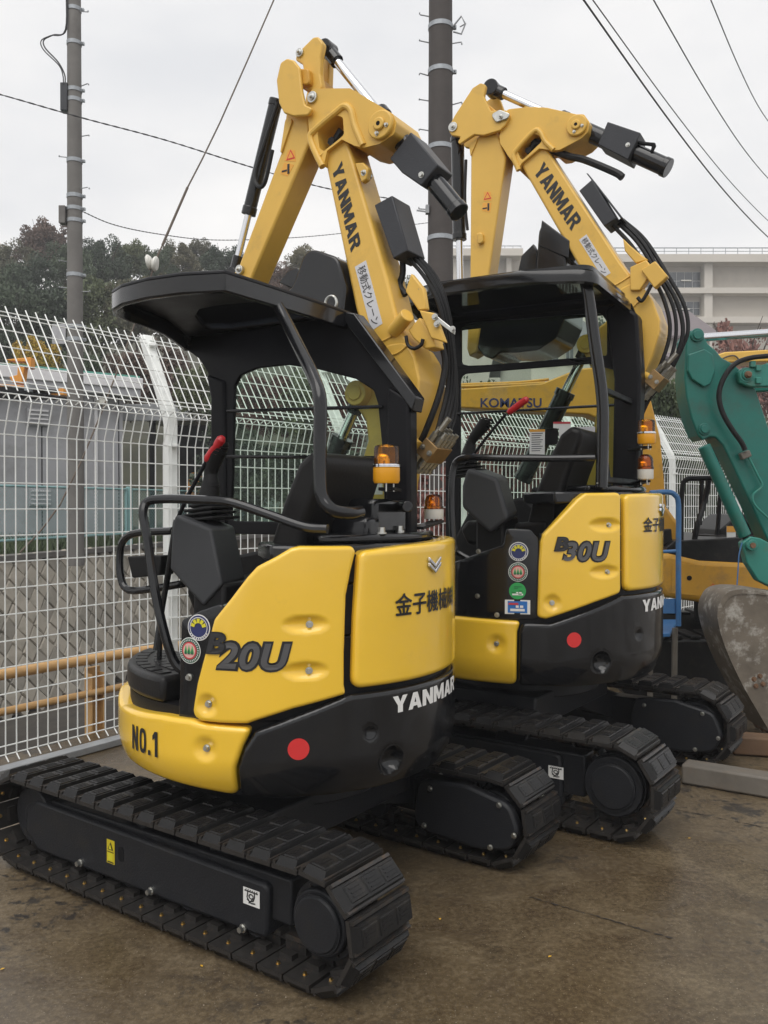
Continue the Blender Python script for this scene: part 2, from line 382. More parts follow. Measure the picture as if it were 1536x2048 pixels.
def drumtext(name, body, r, a0, a1, zfn, mat_, parent, off=0., shear=0., space=1., bold=0.):
    """zfn(a) -> (bottom z, top z) along the unit length"""
    def fn(a, b):
        zb, zt = zfn(a); return drum(r, a0 + (a1 - a0) * a, zb + (zt - zb) * b)
    if bold:
        vs, fs, asp = text2d(body, 1., off, shear, space); mb = MB(); h0 = abs(zfn(0)[1] - zfn(0)[0]); wl = abs(R(a1 - a0)) * r
        for i, (dx, dy) in enumerate(((0, 0), (-1, 0), (1, 0), (0, 1), (0, -1))):
            rr = i * .0003; mb.add([(lambda q, k=(r + rr) / r: (q[0] * k, q[1] * k, q[2]))(fn(a + dx * bold * h0 / wl, b + dy * bold)) for a, b in vs], fs)
        return mb.build(name, mat_, parent, smooth=0, norm=False)
    return lettering(name, body, fn, mat_, parent, off, shear, space)
def disc(mb, fr, r0, r1, n=40, h=0.):
    """ring r0..r1 in a frame function fr(x, y, h)"""
    vs = [fr(rr * math.cos(k * math.tau / n), rr * math.sin(k * math.tau / n), h) for rr in (r0, r1) for k in range(n)]
    mb.add(vs, [(k, (k + 1) % n, n + (k + 1) % n, n + k) for k in range(n)])
def fdisc(mb, fr, r, n=40, h=0., cx=0., cy=0.):
    mb.add([fr(cx + r * math.cos(k * math.tau / n), cy + r * math.sin(k * math.tau / n), h) for k in range(n)], [list(range(n))])
def fpoly(mb, fr, pts, h=0.): mb.add([fr(a, b, h) for a, b in pts], [list(range(len(pts)))])
def drumframe(r, a, z): return lambda x, y, h: drum(r + h, a + math.degrees(x / r), z + y)
def ring(mb, outer, inner, a, b, plane):
    """plate with a hole; both outlines star-shaped about the hole's centre"""
    cx = sum(p[0] for p in inner) / len(inner); cy = sum(p[1] for p in inner) / len(inner)
    ang = sorted(set([round(math.atan2(p[1] - cy, p[0] - cx), 5) for p in outer + inner] + [round(-math.pi + k * math.tau / 48, 5) for k in range(48)]))
    ang = [t for i, t in enumerate(ang) if i == 0 or t - ang[i - 1] > .004]
    def hit(poly, t):
        dx, dy = math.cos(t), math.sin(t); best = None
        for i in range(len(poly)):
            x1, y1 = poly[i][0] - cx, poly[i][1] - cy; x2, y2 = poly[(i + 1) % len(poly)][0] - cx, poly[(i + 1) % len(poly)][1] - cy
            den = dx * (y2 - y1) - dy * (x2 - x1)
            if abs(den) < 1e-12: continue
            s = (x1 * (y2 - y1) - y1 * (x2 - x1)) / den; q = (x1 * dy - y1 * dx) / den
            if s > 0 and -1e-6 <= q <= 1 + 1e-6: best = s if best is None else max(best, s)
        return (cx + dx * best, cy + dy * best)
    O = [hit(outer, t) for t in ang]; I = [hit(inner, t) for t in ang]; n = len(ang)
    def p3(q, h): return (q[0], h, q[1]) if plane == 'uz' else ((q[0], q[1], h) if plane == 'uv' else (h, q[0], q[1]))
    vs = [p3(q, h) for h in (a, b) for q in O + I]
    fs = []
    for k in range(n):
        j = (k + 1) % n
        fs += [(k, j, n + j, n + k), (2 * n + k, 3 * n + k, 3 * n + j, 2 * n + j), (k, 2 * n + k, 2 * n + j, j), (n + k, n + j, 3 * n + j, 3 * n + k)]
    mb.add(vs, fs); return I
# ---------------------------------------------------------------- crawler
def shoe_mesh(wd, p):
    mb = MB()
    hw = wd / 2; hp = p / 2
    mb.mat(1).box((0, 0, -.004), (p * .93, wd, .014))
    mb.box((p * .40, 0, .008), (p * .10, wd * .98, .012)); mb.box((-p * .40, 0, .006), (p * .09, wd * .98, .010))
    mb.mat(0)
    def frust(x0, x1, y0, y1, z0, z1, ix, iy):
        vs = [(x0, y0, z0), (x1, y0, z0), (x1, y1, z0), (x0, y1, z0), (x0 + ix, y0 + iy, z1), (x1 - ix, y0 + iy, z1), (x1 - ix, y1 - iy, z1), (x0 + ix, y1 - iy, z1)]
        mb.add(vs, [(0, 3, 2, 1), (4, 5, 6, 7), (0, 1, 5, 4), (1, 2, 6, 5), (2, 3, 7, 6), (3, 0, 4, 7)])
    a, b = -p * .40, p * .34
    frust(a, b, -hw * .98, hw * .98, .003, .027, p * .055, .016)
    for k in (-1, 0, 1):                       # raised pattern on the pad
        yc = k * hw * .58
        frust(a + p * .12, b - p * .12, yc - hw * .25, yc + hw * .26, .026, .031, .003, .003)
        for j in (-1, 0, 1): mb.box((a + p * .37 + j * p * .12, yc, .0312), (.005, hw * .34, .003))
    mb.mat(1).box((0, 0, -.035), (p * .8, wd * .16, .05))          # link under the plate
    mb.box((0, wd * .2, -.018), (p * .5, wd * .1, .02)); mb.box((0, -wd * .2, -.018), (p * .5, wd * .1, .02))
    mb.mat(2)
    for y in (-.36, .36): mb.hexbolt((0, wd * y, -.010), (0, 0, -1), .0062, .009)
    return mb.mesh(['rubber', 'shoe_steel', 'brass'])
def crawler(root, side, dth, g, cc, Ro, wd, n, xo=0., zc=None):
    zc = Ro if zc is None else zc
    rho = Ro - .033
    per = 2 * cc + math.tau * rho; p = per / n
    def place(o):
        o.parent = root; o.rotation_euler = (0, 0, dth)
        o.location = (-math.sin(dth) * g * side + math.cos(dth) * xo, math.cos(dth) * g * side + math.sin(dth) * xo, 0)
    # inner belt and wheels
    mb = MB(); pts = []
    for k in range(17): t = R(90 + 180 * k / 16); pts.append((-cc / 2 + (rho - .045) * math.cos(t), zc + (rho - .045) * math.sin(t)))
    for k in range(17): t = R(-90 + 180 * k / 16); pts.append((cc / 2 + (rho - .045) * math.cos(t), zc + (rho - .045) * math.sin(t)))
    m = len(pts); hw = wd * .10
    for a, b in ((.03, .0),):
        vs = [(x, y, z) for x, z in pts for y in (-hw, hw)]
        mb.add(vs, [(2 * i, 2 * i + 1, (2 * i + 3) % (2 * m), (2 * i + 2) % (2 * m)) for i in range(m)])
    belt = mb.build('crawler_chain', 'shoe_steel', root); place(belt)
    me = crawler.cache.get((wd, round(p, 4)))
    if me is None: me = crawler.cache[(wd, round(p, 4))] = shoe_mesh(wd, p)
    for k in range(n):
        s = (k + .35) * p
        if s < cc: x, z, t = -cc / 2 + s, zc - rho, math.pi          # bottom run
        elif s < cc + math.pi * rho: a = (s - cc) / rho; x, z, t = cc / 2 + rho * math.sin(a), zc - rho * math.cos(a), math.pi - a
        elif s < 2 * cc + math.pi * rho: q = s - cc - math.pi * rho; x, z, t = cc / 2 - q, zc + rho, 0
        else: a = (s - 2 * cc - math.pi * rho) / rho; x, z, t = -cc / 2 - rho * math.sin(a), zc + rho * math.cos(a), -a
        o = link('track_shoe', me, belt); o.location = (x, 0, z); o.rotation_euler = (0, t, 0)
    # frame, sprocket, idler, rollers
    mb = MB(); mb.box((.02, -side * .01, zc + .005), (cc - .26, wd * .36, (Ro - .10) * 1.45))
    f = mb.build('track_frame_beam', 'frame_paint', root, bevel=.008); place(f)
    mb = MB(); y0 = -wd * .3; y1 = wd * .3
    mb.cyl((-cc / 2, y0, zc), (-cc / 2, y1, zc), Ro - .10, n=32)
    for k in range(20):
        t = k * math.tau / 20; mb.box((-cc / 2 + (Ro - .09) * math.cos(t), 0, zc + (Ro - .09) * math.sin(t)), (.03, .03, .03), Matrix.Rotation(-t, 3, 'Y'))
    spr = mb.build('drive_sprocket', 'frame_paint', root, bevel=.006); place(spr)
    mb = MB(); d = side
    mb.cyl((-cc / 2, 0, zc), (-cc / 2, d * wd * .20, zc), Ro * .60, n=40); mb.cyl((-cc / 2, d * wd * .19, zc), (-cc / 2, d * wd * .33, zc), Ro * .45, n=40); mb.cyl((-cc / 2, d * wd * .329, zc), (-cc / 2, d * wd * .35, zc), Ro * .43, Ro * .40, n=40)
    mb.mat(1)
    for k in range(12): t = k * math.tau / 12; mb.hexbolt((-cc / 2 + Ro * .53 * math.cos(t), d * wd * .20, zc + Ro * .53 * math.sin(t)), (0, d, 0), .006, .006)
    fd = mb.build('final_drive', ['frame_paint', 'shoe_steel'], root, bevel=.006); place(fd)
    mb = MB(); mb.cyl((cc / 2, -wd * .2, zc), (cc / 2, wd * .2, zc), Ro - .09, n=32); mb.cyl((cc / 2, -wd * .21, zc), (cc / 2, wd * .21, zc), .05)
    idl = mb.build('idler_wheel', 'frame_paint', root, bevel=.006); place(idl)
    for k in range(4):
        x = -cc / 2 + cc * (k + .9) / 4.8; mb = MB()
        mb.cyl((x, -wd * .21, zc - Ro + .115), (x, -wd * .08, zc - Ro + .115), .05, n=18); mb.cyl((x, wd * .08, zc - Ro + .115), (x, wd * .21, zc - Ro + .115), .05, n=18)
        mb.cyl((x, -wd * .2, zc - Ro + .115), (x, wd * .2, zc - Ro + .115), .03, n=12)
        place(mb.build('track_roller', 'frame_paint', root, bevel=.005))
    return place
crawler.cache = {}
# ---------------------------------------------------------------- hydraulic cylinder in the plane of the boom
def ram(root, name, base, tip, split, rb, rr, barrel='black_gloss', eye=True):
    b, t = Vector(base), Vector(tip); d = (t - b); m = b + d * split; u = d.normalized()
    mb = MB(); mb.cyl(b, m, rb, n=20); mb.cyl(m - u * .03, m + u * .012, rb * 1.12, n=20); mb.cyl(b - u * .004, b + u * .03, rb * 1.08, n=20)
    o = mb.build(name, barrel, root, bevel=.004)
    mb = MB(); mb.cyl(m, t, rr, n=16)
    r = mb.build('piston_rod', 'chrome', o)
    if eye:
        mb = MB(); y = Vector((0, 1, 0)); mb.cyl(t - y * rb * .8, t + y * rb * .8, rb * .95, n=18); mb.cyl(t - u * .09, t, rr * 1.5, n=14)
        mb.build('rod_eye', barrel, o, bevel=.003)
    return o
def beacon(root, p, r, h, style, M=None):
    p = Vector(p); mb = MB()
    if style == 'tall':
        mb.lathe([(r * .9, 0), (r, .01), (r, h * .40), (r * .96, h * .42)], p, 28)
        b = mb.build('warning_beacon', 'amber_base', root)
        MB().lathe([(r * 1.0, h * .42), (r * 1.04, h * .425), (r * 1.04, h * .45), (r * .99, h * .455), (r * 1.03, h * .46), (r * 1.03, h * .49), (r, h * .50)], p, 28).build('chrome_band', 'chrome', b)
        MB().lathe([(r * .93, h * .49), (r * .92, h * .9), (r * .86, h * .97), (r * .7, h), (.002, h)], p, 28).build('beacon_lens', 'amber_lens', b)
        zl, hh = h * .5, h * .4
        q = MB(); q.add([drum(r * 1.004, a, z) for a in (0, 14, 28) for z in (h * .12, h * .27)], [(0, 2, 3, 1), (2, 4, 5, 3)])
        q.v = [(a + p.x, b_ + p.y, c + p.z) for a, b_, c in q.v]; q.build('maker_plate', 'label_grey', b, norm=False)
    else:
        mb.lathe([(r * .95, 0), (r, .006), (r, h * .40)], p, 28)
        b = mb.build('warning_beacon', 'beacon_white', root)
        MB().lathe([(r * 1.03, h * .40), (r * 1.03, h * .50), (r * .95, h * .52)], p, 28).build('lens_collar', 'amber_lens_red', b)
        MB().lathe([(r * .95, h * .51), (r * .95, h * .74), (r * .86, h * .88), (r * .6, h * .97), (r * .3, h), (.002, h)], p, 28).build('beacon_lens', 'amber_lens_red', b)
        zl, hh = h * .5, h * .32
    c = p + Vector((0, 0, zl)); q = MB()
    q.lathe([(.002, 0), (r * .28, .003), (r * .55, hh * .5), (r * .62, hh)], c + Vector((-r * .1, 0, hh * .5)), 18, Matrix.Rotation(R(100), 3, 'Y') @ Matrix.Scale(.6, 3))
    q.cyl(c, c + Vector((0, 0, hh * .55)), r * .16, n=12); q.box(c + Vector((r * .3, r * .3, hh * .25)), (r * .3, r * .3, hh * .5)); q.box(c + Vector((r * .2, -r * .4, hh * .2)), (r * .3, r * .25, hh * .45))
    q.build('rotating_reflector', 'reflector', b)
    q = MB()
    for k in range(3): t = k * math.tau / 3; q.cyl(p + Vector((r * .6 * math.cos(t), r * .6 * math.sin(t), -.03)), p + Vector((r * .6 * math.cos(t), r * .6 * math.sin(t), 0)), .003, n=8)
    q.build('stud', 'zinc', b)
    return b
BOLT = {}
def bolts(parent, L, name='bolt', mt='zinc'):
    """L: (position, outward direction, radius, height)"""
    for p, d, r_, h_ in L:
        k = (round(r_, 4), round(h_, 4), mt)
        if k not in BOLT: BOLT[k] = MB().hexbolt((0, 0, 0), (0, 0, 1), r_, h_).mesh(mt)
        o = link(name, BOLT[k], parent); o.location = p; o.rotation_mode = 'QUATERNION'; o.rotation_quaternion = Vector((0, 0, 1)).rotation_difference(Vector(d))
def uz(L, v): return [(a, v, b) for a, b in L]
def hook_icon(root, corner, ex, ey, n):
    """white decal with a hatched line and a lifting hook"""
    fr = lambda x, y, h: Vector(corner) + Vector(ex) * x + Vector(ey) * y + Vector(n) * h
    mb = MB(); fpoly(mb, fr, [(0, 0), (1, 0), (1, 1), (0, 1)], .0015); d = mb.build('tie_down_decal', 'white_print', root, norm=False, smooth=0)
    mb = MB()
    def stroke(pts, wd=.035):
        for (x0, y0), (x1, y1) in zip(pts, pts[1:]):
            l = math.hypot(x1 - x0, y1 - y0) or 1; nx, ny = -(y1 - y0) / l * wd, (x1 - x0) / l * wd
            fpoly(mb, fr, [(x0 + nx, y0 + ny), (x0 - nx, y0 - ny), (x1 - nx, y1 - ny), (x1 + nx, y1 + ny)], .003)
    stroke([(.1, .82), (.9, .82)])
    for k in range(6): stroke([(.14 + k * .13, .83), (.22 + k * .13, .94)], .02)
    stroke([(.3, .8), (.25, .45), (.4, .25), (.62, .3), (.7, .55), (.7, .8)], .03)
    stroke([(.5 + .13 * math.cos(t * .55), .55 + .13 * math.sin(t * .55)) for t in range(12)], .035)
    stroke([(.25, .35), (.5, .15), (.75, .2)], .04); stroke([(.35, .12), (.6, .42)], .03)
    mb.build('decal_print', 'black_print', d, norm=False, smooth=0)

# ---------------------------------------------------------------- the two offset-boom mini excavators
def excavator(c):
    root = thing('mini_excavator', c['label'], 'excavator', (*c['pos'], 0), R(c['th'] + 90), 'black and yellow mini excavators')
    r = c['r']; dth = R(c['tht'] - c['th'])
    gl = crawler(root, 1, dth, c['g'], c['cc'], c['Ro'], c['wd'], c['ns'], c.get('xo', 0)); gr = crawler(root, -1, dth, c.get('gr', c['g']), c['cc'], c['Ro'], c['wd'], c['ns'], c.get('xo', 0))
    zb = c['zbot']
    # outer cover of the near track frame with bolts and decals
    tv = c['tv']
    mb = MB(); mb.prism(fillet(c['tframe'], .03), tv - .20, tv, 'uz'); o = mb.build('track_side_cover', 'frame_paint', root, bevel=.012); o.rotation_euler = (0, 0, dth)
    Mz = Matrix.Rotation(dth, 3, 'Z')
    bolts(o, [((a, tv, b), (0, 1, 0), .011, .022) for a, b in c['tbolts']])
    (a0, b0), (a1, b1) = c['ticon']
    hook_icon(o, (a0, tv, b1), (a1 - a0, 0, 0), (0, 0, b0 - b1), (0, 1, 0))
    if c.get('twarn'):
        (a0, b0), (a1, b1) = c['twarn']; fr = lambda x, y, h: (a0 + (a1 - a0) * x, tv + h, b1 + (b0 - b1) * y)
        mb = MB(); fpoly(mb, fr, [(0, 0), (1, 0), (1, 1), (0, 1)], .0015); d = mb.build('warning_decal', 'yellow_sticker', o, norm=False, smooth=0)
        mb = MB()
        for P_ in ([(.15, .58), (.85, .58), (.5, .92)],): fpoly(mb, fr, P_, .003)
        fpoly(mb, fr, [(.1, .04), (.9, .04), (.9, .09), (.1, .09)], .003); fpoly(mb, fr, [(.08, .48), (.92, .48), (.92, .51), (.08, .51)], .003)
        mb.build('decal_print', 'black_print', d, norm=False, smooth=0)
        mb = MB(); fpoly(mb, fr, [(.30, .62), (.70, .62), (.5, .84)], .0045); fpoly(mb, fr, [(.2, .14), (.8, .14), (.8, .44), (.2, .44)], .003); mb.build('decal_inset', 'emblem_yellow', d, norm=False, smooth=0)
        mb = MB(); mb.prism(fillet([(a1 - .022, b0 - .012), (a1 - .052, b0 - .012), (a1 - .052, b1 + .022), (a1 - .022, b1 + .022)], .014), tv + .0005, tv + .002, 'uz'); mb.build('slot_shade_patch', 'shed_dark', o)  # no opening here: flat black patch paints the shade inside a slot
    # lower frame and slew ring
    mb = MB(); mb.box((0, 0, zb - .16), (.62, c['g'] * 1.5, .16)); mb.cyl((0, 0, zb - .12), (0, 0, zb + .02), r * .55, n=40)
    for sx in (-1, 1):
        mb.bar((sx * .25, c['g'], c['Ro'] + .02), (sx * .12, .1, zb - .14), .16, .16); mb.bar((sx * .25, -c['g'], c['Ro'] + .02), (sx * .12, -.1, zb - .14), .16, .16)
    o = mb.build('undercarriage_frame', 'frame_paint', root, bevel=.01); o.rotation_euler = (0, 0, dth)
    # far-side final drive guard with bolts
    mb = MB(); y = -c.get('gr', c['g']) + c['wd'] * .36; x0 = -c['cc'] / 2 + c.get('xo', 0); Ro = c['Ro']
    mb.prism(fillet([(x0 - Ro * .72, Ro * .9), (x0 - Ro * .5, Ro * 1.42), (x0 + .1, Ro * 1.62), (x0 + .34, Ro * 1.55), (x0 + .36, Ro * .5), (x0 + .05, Ro * .38), (x0 - Ro * .5, Ro * .5)], .07), y, y + .05, 'uz')
    o = mb.build('travel_motor_guard', 'frame_paint', root, bevel=.012); o.rotation_euler = (0, 0, dth)
    bolts(o, [((x0 + a, y + .05, Ro * b), (0, 1, 0), .009, .012) for a, b in ((-.06, 1.38), (-Ro * .62, .85), (.27, 1.4), (.3, .6), (-.02, .5))])
    # ---- upper body panels
    rf = lambda z: -c['taper'] * max(0, (zb + .15 - z) / .15) ** 2
    zc = c['core']
    mb = MB()
    mb.lathe([(.05, zb + .03), (r - .10, zb + .03), (r - .05, zb + .12), (r - .045, c['zfl'] - .02), (.05, c['zfl'] - .02)], (0, 0, 0), 64)
    mb.build('floor_deck', 'black_plastic', root)
    zt_ = c['ztop']; za = c['zfl']
    for k, (a0, z0, z1, ui) in enumerate(((104, za - .05, za + .24, -.11), (116, za + .24, za + .42, -.17), (131, za + .42, zt_ - .02, -.2))):
        pts = [drum(r - .035, a, 0)[:2] for a in range(a0, 262, 6)] + [(ui, -r + .12), (ui, -.30), (ui, .25)]
        mb = MB(); mb.prism(pts, z0, z1 - .002, 'uv'); mb.build('engine_bay', 'black_steel', root, bevel=.006)
    mb = MB(); mb.box((.0, c['cv'][0] + .08, (za + c['con0'][3][1]) / 2 + .03), (.16, .22, c['con0'][3][1] - za + .12)); mb.build('console_pillar', 'black_plastic', root, bevel=.015)
    mb = MB(); mb.tube([(.06, c['cv'][1] - .06, za + .02), (.09, c['cv'][1] - .04, za + .12), (.05, c['cv'][1] - .05, za + .25), (.02, c['cv'][0] + .1, za + .36)], .018, 8, 5); mb.build('pilot_hose', 'hose', root)
    patch('side_panel', c['side'], r, 'yellow_paint', root, e=.015, dents=c['sdents'], rf=None, step=.0085)
    patch('engine_hood', c['hood'], r, 'yellow_paint', root, e=.02, step=.024, fil=.04)
    cw = patch('counterweight', c['cw'], r, 'black_gloss', root, e=.018, rf=rf, dents=[(a, z, q, q, .05 if q > .04 else .02, 1) for a, z, q in c['holes']], step=.011)
    patch('front_skirt', c['skirt'], r, 'yellow_paint', root, e=.018, rf=rf, dents=c['kdents'], step=.013, fil=.04)
    pan = patch('console_base_panel', c['inner'], r - .03, 'black_gloss', root, e=.008, step=.06, fil=.02)
    # recess of the counterweight holes
    for a, z, rr in c['holes']:
        fr = drumframe(r, a, z); mb = MB()
        disc(mb, fr, rr * 1.0, rr * 1.10, 32, .0015); mb.build('lifting_socket', 'black_gloss', cw, norm=False)
    # bolts
    bolts(root, [(drum(rr, a, z), drum(1, a, 0), .0095, .014) for a, z, rr in c['bolts']])
    # decals on the drum
    a, z, rr = c['dot']; mb = MB(); fdisc(mb, drumframe(r, a, z), rr, h=.0025); mb.build('reflector_dot', 'red_sticker', cw, norm=False)
    for kind, a, z, rr in c['emblems']:
        fr = drumframe(r - .03, a, z); mb = MB()
        if kind == 'blue':
            fdisc(mb, fr, rr, h=.002); e = mb.build('round_emblem', 'white_print', pan, norm=False)
            mb = MB(); fdisc(mb, fr, rr * .92, h=.003); mb.build('emblem_field', 'emblem_blue', e, norm=False)
            mb = MB(); disc(mb, fr, rr * .74, rr * .79, h=.004)
            for k in range(9): fpoly(mb, fr, [(rr * q * math.cos(R(212 + k * 14 + s)), rr * q * math.sin(R(212 + k * 14 + s))) for q, s in ((.81, 0), (.90, 0), (.90, 7), (.81, 7))], .004)
            mb.build('emblem_ring', 'white_print', e, norm=False)
            mb = MB()
            for t in (20, 55, 90, 125, 160):
                fpoly(mb, fr, [(rr * q * math.cos(R(t + s)), rr * q * math.sin(R(t + s))) for q, s in ((.36, -17), (.70, -12), (.70, 12), (.36, 17))], .005)
            mb.build('emblem_lettering', 'emblem_yellow', e, norm=False)
        elif kind == 'trees':
            fdisc(mb, fr, rr, h=.002); e = mb.build('round_emblem', 'white_print', pan, norm=False)
            mb = MB(); fdisc(mb, fr, rr * .94, h=.003); mb.build('emblem_field', 'emblem_green', e, norm=False)
            mb = MB()
            for k in range(30): fpoly(mb, fr, [(rr * q * math.cos(R(k * 12 + s)), rr * q * math.sin(R(k * 12 + s))) for q, s in ((.74, 0), (.86, 0), (.86, 6), (.74, 6))], .004)
            mb.build('emblem_lettering', 'label_grey', e, norm=False)
            mb = MB(); fdisc(mb, fr, rr * .67, h=.004); mb.build('emblem_rim', 'emblem_red', e, norm=False)
            mb = MB(); fdisc(mb, fr, rr * .56, h=.005); mb.build('emblem_centre', 'emblem_pink', e, norm=False)
            for i, (dy, s, mt) in enumerate(((.10, 1.0, 'emblem_lime'), (-.06, .7, 'emblem_green'))):
                mb = MB()
                for x in (-.30, 0, .30):
                    fpoly(mb, fr, [(rr * (x - .17 * s), rr * (dy - .30 * s)), (rr * (x + .17 * s), rr * (dy - .30 * s)), (rr * x, rr * (dy + .34 * s))], .006 + i * .001)
                mb.build('emblem_tree', mt, e, norm=False)
        elif kind == 'green':
            fdisc(mb, fr, rr, h=.002); e = mb.build('inspection_sticker', 'green_sticker', pan, norm=False)
            mb = MB()
            for x0, x1, y0, y1 in ((-.15, .1, -.28, -.12), (.18, .5, -.28, -.12), (-.62, .66, -.52, -.32)): fpoly(mb, fr, [(rr * x0, rr * y0), (rr * x1, rr * y0), (rr * x1, rr * y1), (rr * x0, rr * y1)], .003)
            mb.build('sticker_field', 'white_print', e, norm=False)
            mb = MB()
            for x0, x1, y in ((-.4, .5, .48), (-.4, .05, .3), (-.7, -.2, -.2), (.15, .62, -.02), (.1, .5, -.42)): fpoly(mb, fr, [(rr * x0, rr * y), (rr * x1, rr * y), (rr * x1, rr * (y + .07)), (rr * x0, rr * (y + .07))], .004)
            mb.build('sticker_print', 'emblem_green', e, norm=False)
        else:
            q = rr; fpoly(mb, fr, [(-q * 1.5, -q * .85), (q * 1.5, -q * .85), (q * 1.5, q * .85), (-q * 1.5, q * .85)], .002); e = mb.build('blue_label', 'white_print', pan, norm=False)
            mb = MB(); fpoly(mb, fr, [(-q * 1.15, -q * .7), (q * 1.15, -q * .7), (q * 1.15, q * .7), (-q * 1.15, q * .7)], .003); mb.build('label_field', 'blue_sticker', e, norm=False)
            mb = MB(); fpoly(mb, fr, [(-q * 1.05, q * .25), (q * .1, q * .25), (q * .1, q * .5), (-q * 1.05, q * .5)], .004); mb.build('label_heading', 'emblem_red', e, norm=False)
            mb = MB()
            for x0, x1, y0, y1 in ((-.85, .85, -.5, -.2), (-.2, .15, -.08, .2), (.3, .68, -.08, .2)): fpoly(mb, fr, [(q * x0, q * y0), (q * x1, q * y0), (q * x1, q * y1), (q * x0, q * y1)], .004)
            mb.build('label_box', 'white_print', e, norm=False)
    # lettering
    a0, a1, z0, z1 = c['model']; dz = c['modeldz']
    zf = lambda a: (z0 + dz * a, z1 + dz * a)
    drumtext('model_outline', c['model_no'], r + .002, a0, a1, zf, 'black_print', root, off=.085, shear=.24, space=1.05)
    drumtext('model_number', c['model_no'], r + .0045, a0 + .55, a1 - .6, lambda a: (z0 + .008 + dz * a, z1 - .008 + dz * a), 'letter_grey', root, off=.03, shear=.24, space=1.07)
    a0, a1, z0, z1 = c['modelb']
    drumtext('model_outline', 'B', r + .0055, a0, a1, lambda a: (z0, z1), 'black_print', root, off=.07, shear=.2)
    drumtext('model_letter', 'B', r + .0075, a0 + .4, a1 - .4, lambda a: (z0 + .005, z1 - .005), 'letter_dark', root, off=.03, shear=.2)
    a0, a1, z0, z1 = c['owner']; drumtext('owner_lettering', '金子機械㈱', r + .003, a0, a1, lambda a: (z0, z1), 'black_print', root, bold=.022)
    a0, a1, z0, z1, dz = c['maker']; blockword('maker_lettering', 'YANMAR', lambda a, b: drum(r + .003, a0 + (a1 - a0) * a, z0 + dz * a + (z1 - z0) * b), 'white_print', cw)
    if c.get('fleet'):
        a0, a1, z0, z1 = c['fleet']; blockword('fleet_number', 'no.1', lambda a, b: drum(r + .003, a0 + (a1 - a0) * a, z0 + (z1 - z0) * b), 'black_print', root, .2)
    a, z, s = c['chev']; fr = drumframe(r, a, z); mb = MB()
    for dy in (0, -s * .42):
        for sx in (-1, 1):
            P_ = [(0, dy - s * .35), (0, dy - s * .05), (sx * s * .9, dy + s * .5), (sx * s * .9, dy + s * .2)]
            lo = [fr(x, y, .002) for x, y in P_]; hi = [fr(x * .97, y, .012) for x, y in P_]
            mb.add(lo + hi, [(4, 5, 6, 7), (0, 1, 5, 4), (1, 2, 6, 5), (2, 3, 7, 6), (3, 0, 4, 7)])
    mb.build('chevron_badge', 'chrome', root, bevel=.002)
    # black seam post between side panel and hood
    # top deck under the canopy
    mb = MB(); zt = c['ztop']; pts = [drum(r - .055, a, 0)[:2] for a in range(122, 236, 6)] + [(-.2, -.52), (-.12, -.2), (-.12, .35)]
    mb.prism(pts, zt - .05, zt + .012, 'uv'); mb.build('rear_deck', 'black_gloss', root, bevel=.012)
    mb = MB(); pts = [drum(r - .09, a, 0)[:2] for a in range(138, 222, 6)] + [(-.3, -.3), (-.3, .25)]
    mb.prism(pts, zt + .012, zt + .045, 'uv'); mb.build('canopy_base', 'black_gloss', root, bevel=.012)
    bolts(root, [(p, (0, 0, 1), .014, .024) for p in c['dbolts']])
    # floor mat / step
    mb = MB(); zf_ = c['zfl']; pts = [drum(r - .035, a, 0)[:2] for a in range(18, 88, 6)] + [(.04, .40), (.2, .2)]
    mb.prism(pts, zf_ - .02, zf_ + .075, 'uv'); st = mb.build('step_mat', 'rubber', root, bevel=.02, seg=3)
    mb = MB()
    for ri, rad in enumerate((.60, .53, .46, .39)):
        for k in range(9):
            a = 24 + k * 6.6 + ri * 3; x, y, _ = drum(r - .69 + rad, a, 0)
            if y > .25: mb.box((x, y, zf_ + .077), (.045, .05, .006), Matrix.Rotation(R(a), 3, 'Z'))
    mb.build('grip_pad', 'rubber', st, bevel=.002)
    # ---- seat
    sx, sy, sz = c['seat']
    prof = [(sx, sz - .02), (sx + .09, sz), (sx + .05, sz + .16), (sx - .03, sz + .36), (sx - .10, sz + .50), (sx - .16, sz + .545), (sx - .22, sz + .52), (sx - .21, sz + .46), (sx - .14, sz + .28), (sx - .09, sz + .1), (sx - .07, sz - .02)]
    mb = MB(); mb.prism(fillet(prof, .04), sy - .21, sy + .21, 'uz'); st = mb.build('seat_back', 'cushion', root, bevel=.045, seg=4)
    mb = MB(); mb.prism([(sx - .135, sz + .42), (sx - .06, sz + .34), (sx - .03, sz + .16), (sx - .10, sz + .16)], sy - .10, sy + .10, 'uz'); mb.build('back_cushion', 'cushion', st, bevel=.03, seg=3)
    mb = MB(); mb.prism(fillet([(sx - .06, sz - .10), (sx + .42, sz - .08), (sx + .46, sz), (sx + .42, sz + .05), (sx + .2, sz + .03), (sx - .04, sz + .06)], .03), sy - .22, sy + .22, 'uz'); mb.build('seat_cushion', 'cushion', root, bevel=.03, seg=3)
    mb = MB(); mb.box((sx + .14, sy, sz - .22), (.44, .40, .26)); mb.build('seat_stand', 'black_plastic', root, bevel=.01)
    mb = MB(); mb.tube([(sx - .05, sy - .24, sz + .10), (sx + .06, sy - .24, sz + .17), (sx + .2, sy - .24, sz + .22)], .022, 10); mb.build('armrest', 'black_plastic', root)
    # ---- left console, lever, joystick
    cv0, cv1 = c['cv']
    mb = MB(); P0, P1 = c['con0'], c['con1']; n = len(P0)
    vs = [(a, cv1, b) for a, b in P0] + [(a, cv0, b) for a, b in P1]
    mb.add(vs, [list(range(n)), list(range(2 * n - 1, n - 1, -1))] + [(i, (i + 1) % n, n + (i + 1) % n, n + i) for i in range(n)])
    con = mb.build('left_console', 'grey_plastic', root, bevel=.022, seg=4)
    jx, jy, jz = c['joy']
    mb = MB()
